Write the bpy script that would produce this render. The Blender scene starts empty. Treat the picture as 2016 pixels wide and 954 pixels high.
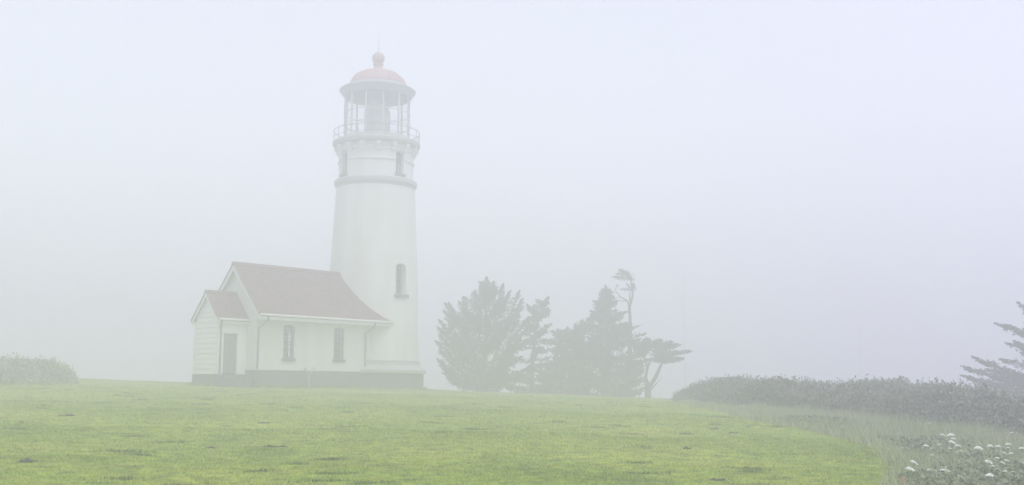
import bpy, bmesh, math, random
import numpy as np
from mathutils import Vector, Matrix

rng = np.random.default_rng(7)
random.seed(7)
S = bpy.context.scene
COL = S.collection
PI = math.pi

# ------------------------------------------------------------------ camera
F_PX, PITCH, ROLL = 2162.9, 0.1305, 0.0048
cam_d = bpy.data.cameras.new('camera')
cam = bpy.data.objects.new('camera', cam_d)
COL.objects.link(cam)
cam_d.sensor_width = 36.0
cam_d.lens = F_PX / 2016.0 * 36.0
cam_d.clip_start = 0.1
cam_d.clip_end = 3000.0
cam.matrix_world = (Matrix.Translation((0, 0, 1.6)) @ Matrix.Rotation(PI / 2 + PITCH, 4, 'X')
                    @ Matrix.Rotation(ROLL, 4, 'Z'))
S.camera = cam

# ------------------------------------------------------------------ sky, sun, exposure
SUN_EL, SUN_ROT = math.radians(66), math.radians(146)     # high behind thick cloud, over the viewer's right shoulder
world = bpy.data.worlds.new('World')
S.world = world
world.use_nodes = True
wn = world.node_tree
wn.nodes.clear()
sky = wn.nodes.new('ShaderNodeTexSky')
sky.sky_type = 'NISHITA'
sky.sun_disc = False
sky.sun_elevation = SUN_EL
sky.sun_rotation = SUN_ROT
sky.dust_density = 0.5
sky.air_density = 1.0
hsv = wn.nodes.new('ShaderNodeHueSaturation')
hsv.inputs['Saturation'].default_value = 0.38             # overcast: the blue is veiled by cloud
hsv.inputs['Hue'].default_value = 0.524
bg = wn.nodes.new('ShaderNodeBackground')
bg.inputs['Strength'].default_value = 0.15
wo = wn.nodes.new('ShaderNodeOutputWorld')
wn.links.new(sky.outputs[0], hsv.inputs['Color'])
wn.links.new(hsv.outputs[0], bg.inputs['Color'])
wn.links.new(bg.outputs[0], wo.inputs['Surface'])

sun_d = bpy.data.lights.new('sun', 'SUN')
sun_d.energy = 1.3
sun_d.angle = math.radians(25)
sun_d.color = (1.0, 0.97, 0.97)
sun = bpy.data.objects.new('sun', sun_d)
COL.objects.link(sun)
sdir = Vector((math.sin(SUN_ROT) * math.cos(SUN_EL), math.cos(SUN_ROT) * math.cos(SUN_EL), math.sin(SUN_EL)))
sun.rotation_euler = sdir.to_track_quat('Z', 'Y').to_euler()

S.view_settings.view_transform = 'Standard'
S.view_settings.look = 'None'
S.view_settings.exposure = 0.91
S.view_settings.gamma = 1.0
S.cycles.max_bounces = 14
S.cycles.volume_bounces = 8
S.cycles.diffuse_bounces = 3
S.cycles.glossy_bounces = 2
S.cycles.transparent_max_bounces = 12
S.cycles.use_denoising = True

HAZE_DENSITY = 0.0220

# ------------------------------------------------------------------ materials
def mat(name, col, rough=0.8, var=0.15, scale=3.0, bump=0.0, bscale=40.0, streak=None, island=0.0, spec=0.3,
        col2=None, metallic=0.0):
    m = bpy.data.materials.new(name)
    m.use_nodes = True
    nt = m.node_tree
    b = nt.nodes['Principled BSDF']
    b.inputs['Roughness'].default_value = rough
    b.inputs['Specular IOR Level'].default_value = spec
    b.inputs['Metallic'].default_value = metallic
    L = nt.links.new
    geo = nt.nodes.new('ShaderNodeNewGeometry')
    mp = nt.nodes.new('ShaderNodeMapping')
    L(geo.outputs['Position'], mp.inputs['Vector'])
    if streak:
        mp.inputs['Scale'].default_value = streak
    nz = nt.nodes.new('ShaderNodeTexNoise')
    nz.inputs['Scale'].default_value = scale
    nz.inputs['Detail'].default_value = 6.0
    nz.inputs['Roughness'].default_value = 0.6
    L(mp.outputs[0], nz.inputs['Vector'])
    ramp = nt.nodes.new('ShaderNodeValToRGB')
    ramp.color_ramp.elements[0].position = 0.3
    ramp.color_ramp.elements[1].position = 0.72
    c = col
    d = col2 or tuple(x * (1 - var) for x in c)
    u = tuple(min(1, x * (1 + var)) for x in c) if not col2 else c
    ramp.color_ramp.elements[0].color = (*d, 1)
    ramp.color_ramp.elements[1].color = (*u, 1)
    L(nz.outputs['Fac'], ramp.inputs['Fac'])
    out = ramp.outputs['Color']
    if island > 0:
        hs = nt.nodes.new('ShaderNodeHueSaturation')
        mr = nt.nodes.new('ShaderNodeMapRange')
        mr.inputs['To Min'].default_value = 1 - island
        mr.inputs['To Max'].default_value = 1 + island
        L(geo.outputs['Random Per Island'], mr.inputs['Value'])
        L(mr.outputs[0], hs.inputs['Value'])
        L(out, hs.inputs['Color'])
        mr2 = nt.nodes.new('ShaderNodeMapRange')
        mr2.inputs['To Min'].default_value = 0.5 - island * 0.05
        mr2.inputs['To Max'].default_value = 0.5 + island * 0.05
        mul = nt.nodes.new('ShaderNodeMath'); mul.operation = 'MULTIPLY'; mul.inputs[1].default_value = 7.31
        fr = nt.nodes.new('ShaderNodeMath'); fr.operation = 'FRACT'
        L(geo.outputs['Random Per Island'], mul.inputs[0]); L(mul.outputs[0], fr.inputs[0])
        L(fr.outputs[0], mr2.inputs['Value'])
        L(mr2.outputs[0], hs.inputs['Hue'])
        out = hs.outputs['Color']
    L(out, b.inputs['Base Color'])
    if bump > 0:
        n2 = nt.nodes.new('ShaderNodeTexNoise')
        n2.inputs['Scale'].default_value = bscale
        n2.inputs['Detail'].default_value = 5.0
        L(geo.outputs['Position'], n2.inputs['Vector'])
        bp = nt.nodes.new('ShaderNodeBump')
        bp.inputs['Strength'].default_value = bump
        bp.inputs['Distance'].default_value = 0.02
        L(n2.outputs['Fac'], bp.inputs['Height'])
        L(bp.outputs[0], b.inputs['Normal'])
    return m

def glass_mat(name, opacity, tint):
    m = bpy.data.materials.new(name)
    m.use_nodes = True
    nt = m.node_tree
    nt.nodes.clear()
    o = nt.nodes.new('ShaderNodeOutputMaterial')
    tr = nt.nodes.new('ShaderNodeBsdfTransparent'); tr.inputs['Color'].default_value = (*tint, 1)
    gl = nt.nodes.new('ShaderNodeBsdfGlossy'); gl.inputs['Roughness'].default_value = 0.08
    mx = nt.nodes.new('ShaderNodeMixShader'); mx.inputs[0].default_value = opacity
    nt.links.new(tr.outputs[0], mx.inputs[1]); nt.links.new(gl.outputs[0], mx.inputs[2])
    nt.links.new(mx.outputs[0], o.inputs['Surface'])
    return m

def lawn_mat(name, island):
    """mown turf: three green-yellow tones in drifting, stretched patches"""
    m = bpy.data.materials.new(name)
    m.use_nodes = True
    nt = m.node_tree
    L = nt.links.new
    b = nt.nodes['Principled BSDF']
    b.inputs['Roughness'].default_value = 0.75
    b.inputs['Specular IOR Level'].default_value = 0.2
    geo = nt.nodes.new('ShaderNodeNewGeometry')
    def noise(scale, stretch, det=5):
        mp = nt.nodes.new('ShaderNodeMapping'); mp.inputs['Scale'].default_value = stretch
        mp.inputs['Location'].default_value = (13.7, 4.3, 0)
        L(geo.outputs['Position'], mp.inputs['Vector'])
        n = nt.nodes.new('ShaderNodeTexNoise'); n.inputs['Scale'].default_value = scale
        n.inputs['Detail'].default_value = det; n.inputs['Roughness'].default_value = 0.62
        L(mp.outputs[0], n.inputs['Vector'])
        return n.outputs['Fac']
    r1 = nt.nodes.new('ShaderNodeValToRGB')
    e = r1.color_ramp.elements
    e[0].position = 0.34; e[0].color = (*GRASS_LUSH, 1)
    e[1].position = 0.66; e[1].color = (*GRASS_YELLOW, 1)
    k = e.new(0.5); k.color = (*GRASS_MID, 1)
    L(noise(0.33, (1, 0.7, 1)), r1.inputs['Fac'])
    # fine mottling
    r2 = nt.nodes.new('ShaderNodeValToRGB')
    e = r2.color_ramp.elements
    e[0].position = 0.34; e[0].color = (0.5, 0.58, 0.5, 1)
    e[1].position = 0.66; e[1].color = (1.3, 1.25, 1.15, 1)
    L(noise(4.5, (1, 1, 1), 7), r2.inputs['Fac'])
    mx = nt.nodes.new('ShaderNodeMix'); mx.data_type = 'RGBA'; mx.blend_type = 'MULTIPLY'
    mx.inputs[0].default_value = 0.9
    L(r1.outputs[0], mx.inputs[6]); L(r2.outputs[0], mx.inputs[7])
    # dark tufts of coarser grass
    r3 = nt.nodes.new('ShaderNodeValToRGB')
    e = r3.color_ramp.elements
    e[0].position = 0.585; e[0].color = (0, 0, 0, 1)
    e[1].position = 0.65; e[1].color = (1, 1, 1, 1)
    L(noise(2.2, (0.7, 1.5, 1), 3), r3.inputs['Fac'])
    mx2 = nt.nodes.new('ShaderNodeMix'); mx2.data_type = 'RGBA'
    mx2.inputs[7].default_value = (*GRASS_DARK, 1)
    ml = nt.nodes.new('ShaderNodeMath'); ml.operation = 'MULTIPLY'; ml.inputs[1].default_value = 0.75
    L(r3.outputs[0], ml.inputs[0]); L(ml.outputs[0], mx2.inputs[0])
    L(mx.outputs[2], mx2.inputs[6])
    out = mx2.outputs[2]
    if island:
        hs = nt.nodes.new('ShaderNodeHueSaturation')
        mr = nt.nodes.new('ShaderNodeMapRange')
        mr.inputs['To Min'].default_value = 1 - island; mr.inputs['To Max'].default_value = 1 + island
        L(geo.outputs['Random Per Island'], mr.inputs['Value'])
        L(mr.outputs[0], hs.inputs['Value']); L(out, hs.inputs['Color'])
        out = hs.outputs['Color']
    L(out, b.inputs['Base Color'])
    return m

GRASS_LUSH = (0.205, 0.29, 0.02)
GRASS_MID = (0.265, 0.355, 0.03)
GRASS_YELLOW = (0.325, 0.38, 0.045)
GRASS_DARK = (0.08, 0.13, 0.02)
M = dict(
    lawn=lawn_mat('lawn_turf', 0), blades=lawn_mat('lawn_blades', 0.16),
    rough=mat('rough_soil', (0.17, 0.17, 0.11), 0.95, 0.4, 1.5),
    far_ground=mat('far_ground_grey', (0.15, 0.155, 0.15), 0.95, 0.35, .4),  # unseen far ground, neutral grey so it tints the fog less green
    tuft=mat('coarse_tuft', (0.085, 0.14, 0.03), 0.85, 0.2, 1.0, island=.2, spec=.15),
    straw=mat('straw_tuft', (0.46, 0.45, 0.14), 0.85, 0.15, 1.0, island=.2, spec=.15),
    stucco=mat('white_stucco', (0.76, 0.76, 0.75), 0.85, 0.045, 1.3, 0.35, 60, streak=(1, 1, 0.15), col2=(0.62, 0.62, 0.59)),
    trim=mat('white_trim', (0.72, 0.72, 0.71), 0.6, 0.03, 4.0),
    board=mat('white_board', (0.78, 0.79, 0.79), 0.6, 0.05, 5.0, island=0.03),
    grey=mat('grey_paint', (0.12, 0.135, 0.14), 0.8, 0.12, 2.0, 0.3, 50),
    cap=mat('pale_stone', (0.42, 0.43, 0.42), 0.85, 0.1, 2.5, 0.3, 50),
    dark=mat('dark_metal', (0.24, 0.25, 0.26), 0.55, 0.15, 6.0, spec=0.4),  # lightened so the gallery railing fades as in thicker fog
    band=mat('grey_band', (0.42, 0.43, 0.43), 0.75, 0.1, 3.0),  # grey paled, the fade of fog put into the colour
    eave=mat('grey_eave', (0.27, 0.285, 0.29), 0.7, 0.1, 3.0),  # raised toward pale grey to imitate denser fog aloft
    slate=mat('dark_sash', (0.13, 0.14, 0.145), 0.6, 0.1, 6.0),
    pipe=mat('pipe_grey', (0.17, 0.18, 0.19), 0.5, 0.1, 8.0),
    shingle=mat('red_shingle', (0.19, 0.092, 0.108), 0.9, 0.3, 2.2, 0.5, 90, island=0.12),
    dome=mat('red_dome', (0.40, 0.235, 0.22), 0.5, 0.1, 3.0, streak=(1, 1, 0.3)),  # red washed out, standing in for thicker fog at the top
    lens=mat('lens_glass', (0.55, 0.57, 0.54), 0.2, 0.15, 8.0, spec=0.6),
    brass=mat('lens_mount', (0.52, 0.51, 0.46), 0.4, 0.1, 8.0),
    door=mat('door_grey', (0.17, 0.185, 0.19), 0.6, 0.06, 6.0),
    room=mat('dark_room', (0.05, 0.05, 0.05), 0.9, 0.1, 2.0),
    bark=mat('bark', (0.10, 0.085, 0.07), 0.95, 0.3, 8.0, 0.6, 30),
    cypress=mat('cypress_leaf', (0.060, 0.085, 0.045), 0.9, 0.35, 1.2, island=0.35, spec=0.15),
    cypress2=mat('cypress_leaf_pale', (0.075, 0.10, 0.06), 0.9, 0.35, 1.2, island=0.35, spec=0.15),
    shrub=mat('shrub_leaf', (0.225, 0.20, 0.195), 0.9, 0.4, 0.5, island=0.45, spec=0.15, col2=(0.19, 0.20, 0.155)),
    shrub2=mat('shrub_leaf_pale', (0.24, 0.28, 0.16), 0.9, 0.3, 0.9, island=0.3, spec=0.15),
    sprig=mat('sprig_leaf', (0.13, 0.14, 0.10), 0.9, 0.3, 0.9, island=0.3, spec=0.15),
    shrub3=mat('bush_leaf', (0.34, 0.36, 0.26), 0.9, 0.3, 0.9, island=0.3, spec=0.15),
    weed=mat('weed_blade', (0.33, 0.44, 0.21), 0.85, 0.3, 0.45, island=0.35, spec=0.15, col2=(0.40, 0.39, 0.24)),
    stem=mat('flower_stem', (0.16, 0.22, 0.09), 0.8, 0.15, 9.0),
    petal=mat('white_petal', (0.82, 0.83, 0.74), 0.8, 0.06, 30.0),
    petal2=mat('cream_petal', (0.60, 0.60, 0.38), 0.8, 0.1, 30.0),
    orange=mat('orange_plastic', (0.52, 0.19, 0.10), 0.5, 0.08, 20.0),
    soil_shade=mat('soil_and_shade', (0.05, 0.042, 0.03), 0.95, 0.4, 30.0, 0.6, 60),  # earth of the clods, also colours the turf-ridge shadow
    rock=mat('grey_rock', (0.06, 0.055, 0.05), 0.9, 0.35, 14.0, 0.6, 50),
    lamp=mat('lamp_grey', (0.45, 0.46, 0.47), 0.5, 0.1, 8.0),
    pole=mat('pole_wood', (0.42, 0.41, 0.40), 0.9, 0.2, 6.0),
    pane=glass_mat('window_glass', 0.07, (0.94, 0.96, 0.96)),
    lpane=glass_mat('lantern_glass', 0.03, (0.97, 0.98, 0.98)),
)

# ------------------------------------------------------------------ mesh helpers
class MB:
    def __init__(s):
        s.v, s.f = [], []
    def add(s, vs, fs):
        o = len(s.v)
        s.v += [tuple(p) for p in vs]
        s.f += [tuple(i + o for i in q) for q in fs]
    def box(s, x0, x1, y0, y1, z0, z1):
        s.add([(x0, y0, z0), (x1, y0, z0), (x1, y1, z0), (x0, y1, z0), (x0, y0, z1), (x1, y0, z1), (x1, y1, z1), (x0, y1, z1)],
              [(0, 3, 2, 1), (4, 5, 6, 7), (0, 1, 5, 4), (1, 2, 6, 5), (2, 3, 7, 6), (3, 0, 4, 7)])
    def hexa(s, b, t):
        """bottom quad b and top quad t, both counter-clockwise from above"""
        s.add(list(b) + list(t), [(3, 2, 1, 0), (4, 5, 6, 7), (0, 1, 5, 4), (1, 2, 6, 5), (2, 3, 7, 6), (3, 0, 4, 7)])
    def prism(s, poly, axis, a0, a1):
        """extrude polygon (2-D) along axis 'x' or 'y'"""
        n = len(poly)
        if axis == 'x':
            A = [(a0, p, q) for p, q in poly]; B = [(a1, p, q) for p, q in poly]
        else:
            A = [(p, a0, q) for p, q in poly]; B = [(p, a1, q) for p, q in poly]
        s.add(A + B, [tuple(range(n))[::-1], tuple(range(n, 2 * n))] + [(i, (i + 1) % n, n + (i + 1) % n, n + i) for i in range(n)])
    def lathe(s, prof, seg=48, close=True):
        n = len(prof)
        vs = []
        for k in range(seg):
            a = 2 * PI * k / seg
            vs += [(r * math.cos(a), r * math.sin(a), z) for r, z in prof]
        fs = []
        for k in range(seg):
            k2 = (k + 1) % seg
            for i in range(n - 1):
                fs.append((k * n + i, k2 * n + i, k2 * n + i + 1, k * n + i + 1))
        s.add(vs, fs)
        if close:
            o = len(s.v) - seg * n
            s.f.append(tuple(o + k * n for k in range(seg))[::-1])
            s.f.append(tuple(o + k * n + n - 1 for k in range(seg)))
    def tube(s, pts, rad, seg=6):
        pts = [Vector(p) for p in pts]
        if not hasattr(rad, '__len__'):
            rad = [rad] * len(pts)
        o = len(s.v)
        up = Vector((0.13, 0.21, 1)).normalized()
        for i, p in enumerate(pts):
            d = (pts[min(i + 1, len(pts) - 1)] - pts[max(i - 1, 0)]).normalized()
            u = d.cross(up)
            if u.length < 1e-3:
                u = d.cross(Vector((1, 0, 0)))
            u.normalize(); w = d.cross(u)
            for k in range(seg):
                a = 2 * PI * k / seg
                q = p + (u * math.cos(a) + w * math.sin(a)) * rad[i]
                s.v.append(tuple(q))
        for i in range(len(pts) - 1):
            for k in range(seg):
                k2 = (k + 1) % seg
                s.f.append((o + i * seg + k, o + i * seg + k2, o + (i + 1) * seg + k2, o + (i + 1) * seg + k))
        s.f.append(tuple(o + k for k in range(seg))[::-1])
        e = o + (len(pts) - 1) * seg
        s.f.append(tuple(e + k for k in range(seg)))
    def ring(s, r, z, rad, seg=48, tseg=6, a0=0.0, a1=2 * PI):
        full = abs(a1 - a0 - 2 * PI) < 1e-6
        n = seg if full else seg + 1
        o = len(s.v)
        for k in range(n):
            a = a0 + (a1 - a0) * k / seg
            for j in range(tseg):
                b = 2 * PI * j / tseg
                s.v.append(((r + rad * math.cos(b)) * math.cos(a), (r + rad * math.cos(b)) * math.sin(a), z + rad * math.sin(b)))
        for k in range(seg):
            k2 = (k + 1) % n
            for j in range(tseg):
                j2 = (j + 1) % tseg
                s.f.append((o + k * tseg + j, o + k2 * tseg + j, o + k2 * tseg + j2, o + k * tseg + j2))
    def build(s, name, m, parent=None, smooth=False, loc=None, rotz=0.0):
        me = bpy.data.meshes.new(name)
        me.from_pydata(s.v, [], s.f)
        bm = bmesh.new(); bm.from_mesh(me)
        bmesh.ops.recalc_face_normals(bm, faces=bm.faces)
        bm.to_mesh(me); bm.free()
        return link(name, me, m, parent, smooth, loc, rotz)

def link(name, me, m, parent=None, smooth=False, loc=None, rotz=0.0):
    ob = bpy.data.objects.new(name, me)
    COL.objects.link(ob)
    for q in (m if isinstance(m, (list, tuple)) else [m]):
        if q and len(me.materials) < (len(m) if isinstance(m, (list, tuple)) else 1):
            me.materials.append(q)
    if smooth:
        me.polygons.foreach_set('use_smooth', [True] * len(me.polygons))
        try:
            me.set_sharp_from_angle(angle=math.radians(38))
        except Exception:
            pass
    if parent:
        ob.parent = parent
    if loc:
        ob.location = loc
    ob.rotation_euler[2] = rotz
    return ob

def copy_of(src, parent, loc=None, rotz=None):
    o = src.copy()
    COL.objects.link(o)
    o.parent = parent
    if loc is not None: o.location = loc
    if rotz is not None: o.rotation_euler[2] = rotz
    return o

def np_mesh(name, V, F, mi=None):
    """V (n,3), F (m,k) all faces with k corners"""
    me = bpy.data.meshes.new(name)
    n, (m, k) = len(V), F.shape
    me.vertices.add(n); me.vertices.foreach_set('co', np.ascontiguousarray(V, dtype=np.float32).ravel())
    me.loops.add(m * k); me.loops.foreach_set('vertex_index', np.ascontiguousarray(F, dtype=np.int32).ravel())
    me.polygons.add(m)
    me.polygons.foreach_set('loop_start', np.arange(m, dtype=np.int32) * k)
    if mi is not None:
        me.polygons.foreach_set('material_index', np.asarray(mi, dtype=np.int32))
    me.update(calc_edges=True)
    return me

def tag(o, label=None, cat=None, group=None, kind=None):
    if label: o['label'] = label
    if cat: o['category'] = cat
    if group: o['group'] = group
    if kind: o['kind'] = kind
    return o

def empty(name, loc, rotz=0.0):
    o = bpy.data.objects.new(name, None)
    o.empty_display_size = 0.3
    COL.objects.link(o)
    o.location = loc
    o.rotation_euler[2] = rotz
    return o

# ------------------------------------------------------------------ ground
def ground(X, Y):
    X = np.asarray(X, float); Y = np.asarray(Y, float)
    yy = np.clip(Y, 0, 60)
    g = 1.55 * (1 - (1 - yy / 60) ** 1.6)
    s = np.clip(Y / 57, 0, 1)
    dx = np.clip(X + 8, -60, 60)
    g = g - np.where(dx > 0, .032, .024) * dx * s
    b = np.clip(Y - 60, 0, None)
    g = g - np.where(b < 20, .004 * b * b, 1.6 + .04 * (b - 20))
    g = g + .03 * np.sin(X * .55 + .4 * Y) * np.sin(.31 * Y - .2 * X + 1) + .012 * np.sin(1.7 * X + .3 * Y) * np.sin(1.1 * Y + 2)
    return np.maximum(g, -4.5)

EDGE_Y = [0, 8, 12, 13.9, 15.3, 18.3, 20.5, 22.9, 27.4, 37, 44, 59, 70]
EDGE_X = [2.6, 3.4, 4.15, 4.72, 5.25, 6.15, 6.5, 6.62, 6.25, 6.62, 6.8, 7.8, 9.0]
def lawn_edge(Y):
    return np.interp(Y, EDGE_Y, EDGE_X) + .06 * np.sin(Y * 2.1) + .05 * np.sin(Y * 5.3)

def axis(lo, hi, dense_lo, dense_hi, step, far):
    a = list(np.arange(dense_lo, dense_hi + 1e-6, step))
    x, s = dense_hi, step
    while x < hi:
        s = min(s * 1.3, far); x += s; a.append(min(x, hi))
    x, s = dense_lo, step
    while x > lo:
        s = min(s * 1.3, far); x -= s; a.insert(0, max(x, lo))
    return np.array(sorted(set(a)))
gx = axis(-400, 400, -32, 26, .4, 30)
gy = axis(-60, 430, 4, 72, .4, 30)
GX, GY = np.meshgrid(gx, gy)
GV = np.stack([GX, GY, ground(GX, GY)], -1).reshape(-1, 3)
nx, ny = len(gx), len(gy)
ii, jj = np.meshgrid(np.arange(nx - 1), np.arange(ny - 1))
q = (jj * nx + ii).ravel()
GF = np.stack([q, q + 1, q + nx + 1, q + nx], 1)
cx = GV[GF].mean(1)
g_me = np_mesh('ground', GV, GF, np.where((cx[:, 1] > 72) | (cx[:, 0] < -36) | (cx[:, 1] < -25) | (cx[:, 0] > 22), 2, (cx[:, 0] > lawn_edge(cx[:, 1]) + .25).astype(int)))
g_ob = link('ground', g_me, [M['lawn'], M['rough'], M['far_ground']], smooth=False)
g_me.polygons.foreach_set('use_smooth', [True] * len(g_me.polygons))
tag(g_ob, kind='structure')

# ------------------------------------------------------------------ frames of the buildings
TX, TY, Z0 = -7.19, 57.0, 1.5
TH = math.atan2(TX, TY)
FACE = -PI / 2 - TH                       # world angle that points from the tower to the viewer
HOUSE_ROT = -TH + 0.7072                  # long axis of the oil house, running to the tower
HX = 5.0                                  # house root lies this far from the tower axis

def shaft_r(z):                           # tower radius, z above Z0
    return float(np.interp(z, [0, 1.4, 6.4, 10.4], [2.45, 2.38, 2.25, 2.05]))

# ------------------------------------------------------------------ lighthouse tower
lh = empty('lighthouse', (TX, TY, Z0))
tag(lh, 'tall white round tower with red domed lantern room fading into the fog', 'lighthouse')

def shell(Rf, zs, seg, openings, depth):
    """round wall; openings (angle, half-angle, z0, z1, arch) are cut through with radial reveals"""
    angs = set(round(2 * PI * k / seg, 6) for k in range(seg))
    for (a, h, z0, z1, arch) in openings:
        a %= 2 * PI
        angs = {x for x in angs if abs((x - a + PI) % (2 * PI) - PI) > h + .02}
        angs |= {round((a - h + 2 * h * k / 6) % (2 * PI), 6) for k in range(7)}
    angs = sorted(angs)
    rows = sorted(set(zs) | {o[2] for o in openings} | {o[3] for o in openings})
    n, m = len(angs), len(rows)
    mb = MB()
    V = {}
    def vert(i, j):
        if (i, j) not in V:
            a, z = angs[i], rows[j]
            for (c, h, z0, z1, arch) in openings:
                d = abs((a - c + PI) % (2 * PI) - PI)
                if abs(z - z1) < 1e-6 and d < h + 1e-4:
                    z += arch * (1 - (d / h) ** 2)
            r = Rf(z)
            V[(i, j)] = len(mb.v)
            mb.v.append((r * math.cos(a), r * math.sin(a), z))
        return V[(i, j)]
    for i in range(n):
        i2 = (i + 1) % n
        am = math.atan2(math.sin(angs[i]) + math.sin(angs[i2]), math.cos(angs[i]) + math.cos(angs[i2]))
        for j in range(m - 1):
            zm = (rows[j] + rows[j + 1]) / 2
            if any(abs((am - c + PI) % (2 * PI) - PI) < h and z0 < zm < z1 for (c, h, z0, z1, ar) in openings):
                continue
            mb.f.append((vert(i, j), vert(i2, j), vert(i2, j + 1), vert(i, j + 1)))
    for (c, h, z0, z1, arch) in openings:
        n_in = (-math.cos(c) * depth, -math.sin(c) * depth)
        pts = []
        for k in range(7):
            a = c - h + 2 * h * k / 6
            pts.append((a, z0))
        for k in range(7):
            a = c + h - 2 * h * k / 6
            d = abs(a - c)
            pts.append((a, z1 + arch * (1 - (d / h) ** 2)))
        outer = [(Rf(z) * math.cos(a), Rf(z) * math.sin(a), z) for a, z in pts]
        inner = [(x + n_in[0], y + n_in[1], z) for x, y, z in outer]
        o = len(mb.v); N = len(pts)
        mb.v += outer + inner
        for k in range(N):
            k2 = (k + 1) % N
            mb.f.append((o + k, o + k2, o + N + k2, o + N + k))
    return mb

def tower_window(c, R, half, z0, z1, depth, parent, bars=(1, 3)):
    """sash, panes and sill of a window set back in the round wall; child of the tower"""
    e = half * R
    ux, uy = -math.sin(c), math.cos(c)
    def P(u, d, z):
        r = R - d
        return (r * math.cos(c) + u * ux, r * math.sin(c) + u * uy, z)
    def block(mb, u0, u1, d0, d1, za, zb):
        mb.hexa([P(u0, d0, za), P(u1, d0, za), P(u1, d1, za), P(u0, d1, za)], [P(u0, d0, zb), P(u1, d0, zb), P(u1, d1, zb), P(u0, d1, zb)])
    fr = MB()
    d0, d1 = depth, depth + .06
    block(fr, -e, -e + .07, d0, d1, z0, z1 + .1); block(fr, e - .07, e, d0, d1, z0, z1 + .1)
    block(fr, -e + .07, e - .07, d0, d1, z0, z0 + .08); block(fr, -e + .07, e - .07, d0, d1, z1 - .05, z1 + .1)
    for k in range(1, bars[0] + 1):
        u = -e + 2 * e * k / (bars[0] + 1)
        block(fr, u - .015, u + .015, d0 + .01, d1 - .01, z0 + .08, z1 - .05)
    for k in range(1, bars[1] + 1):
        z = z0 + (z1 - z0) * k / (bars[1] + 1)
        block(fr, -e + .07, e - .07, d0 + .008, d1 - .008, z - .018, z + .018)
    w = fr.build('window', M['slate'], parent)
    pn = MB(); block(pn, -e + .06, e - .06, d0 + .028, d0 + .034, z0 + .05, z1 - .02)
    pn.build('pane', M['pane'], w)
    bl = MB(); block(bl, -e, e, d0 + .3, d0 + .32, z0, z1 + .1)  # dark sheet standing in for the unlit tower interior
    bl.build('dark_backing', M['room'], w)
    return w

def sill_block(c, R, half, z0, z1, proud, parent, m):
    e = half
    ux, uy = -math.sin(c), math.cos(c)
    def P(u, d, z):
        r = R - d
        return (r * math.cos(c) + u * ux, r * math.sin(c) + u * uy, z)
    mb = MB()
    mb.hexa([P(-e, -proud, z0), P(e, -proud, z0), P(e, .35, z0), P(-e, .35, z0)], [P(-e, -proud, z1 - .02), P(e, -proud, z1 - .02), P(e, .35, z1), P(-e, .35, z1)])
    return mb.build('window_sill', m, parent)

A_SH = FACE + math.radians(37.5)
zs = list(np.linspace(0, 10.35, 24))
shell(shaft_r, zs, 72, [(A_SH, .33 / 2.25, 4.74, 6.18, .12), (A_SH + PI, .33 / 2.25, 4.74, 6.18, .12)], .5).build('shaft', M['stucco'], lh, True)
for a in (A_SH, A_SH + PI):
    w = tower_window(a, shaft_r(5.4), .33 / 2.25, 4.74, 6.18, .40, lh)
    sill_block(a, shaft_r(4.7) + .0, .43, 4.56, 4.74, .1, w, M['grey'])
# plinth in two tiers
mb = MB(); mb.lathe([(2.66, -.9), (2.66, .72), (2.60, .74)], 64); mb.build('plinth', M['grey'], lh, True)
mb = MB(); mb.lathe([(2.62, .742), (2.76, .76), (2.78, .80), (2.78, .93), (2.74, .97), (2.50, 1.16), (2.47, 1.32), (2.40, 1.325)], 64); mb.build('plinth_cap', M['cap'], lh, True)
mb = MB(); mb.lathe([(2.40, 1.328), (2.47, 1.335), (2.47, 1.385), (2.385, 1.42)], 64); mb.build('plinth_moulding', M['band'], lh, True)
# belt below the watch room
mb = MB(); mb.lathe([(2.02, 10.28), (2.08, 10.32), (2.10, 10.42), (2.16, 10.47), (2.17, 10.66), (2.12, 10.72), (1.9, 10.78)], 64)
mb.build('belt_cornice', M['band'], lh, True)
WA = [FACE + math.radians(-58), FACE + math.radians(39), FACE + math.radians(136), FACE + math.radians(212)]
ops = [(a, .27 / 1.95, 10.95, 12.05, .06) for a in WA]
shell(lambda z: 1.95, [10.7, 11.3, 11.7, 12.6], 72, ops, .35).build('watch_room_wall', M['stucco'], lh, True)
for a in WA:
    w = tower_window(a, 1.95, .27 / 1.95, 10.95, 12.05, .25, lh, (1, 2))
    sill_block(a, 1.95, .33, 10.80, 10.95, .06, w, M['grey'])
# moulding between the windows, and the cornice under the gallery
order = sorted(a % (2 * PI) for a in WA)
for k in range(4):
    a0 = order[k] + .165
    a1 = (order[(k + 1) % 4] - .165) + (2 * PI if k == 3 else 0)
    mb = MB(); mb.ring(1.97, 11.66, .055, 24, 8, a0, a1); mb.build('moulding', M['stucco'], lh, True)
mb = MB(); mb.lathe([(1.93, 12.14), (2.02, 12.16), (2.04, 12.24), (2.0, 12.27), (1.97, 12.30), (1.97, 12.52), (1.9, 12.54)], 64); mb.build('cornice', M['stucco'], lh, True)
br = MB()
br.hexa([(1.965, -.11, 12.04), (2.01, -.11, 12.04), (2.01, .11, 12.04), (1.965, .11, 12.04)], [(1.965, -.11, 12.2)] * 0 or [(1.965, -.11, 12.19), (2.12, -.11, 12.19), (2.12, .11, 12.19), (1.965, .11, 12.19)])
br = MB()
br.prism([(1.96, 12.05), (2.06, 12.07), (2.10, 12.22), (2.21, 12.34), (2.21, 12.515), (1.96, 12.515)], 'y', -.11, .11)
N_BR = 16
b0 = br.build('bracket', M['stucco'], lh, rotz=FACE + .05)
for k in range(1, N_BR):
    copy_of(b0, lh, rotz=FACE + .05 + 2 * PI * k / N_BR)
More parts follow.
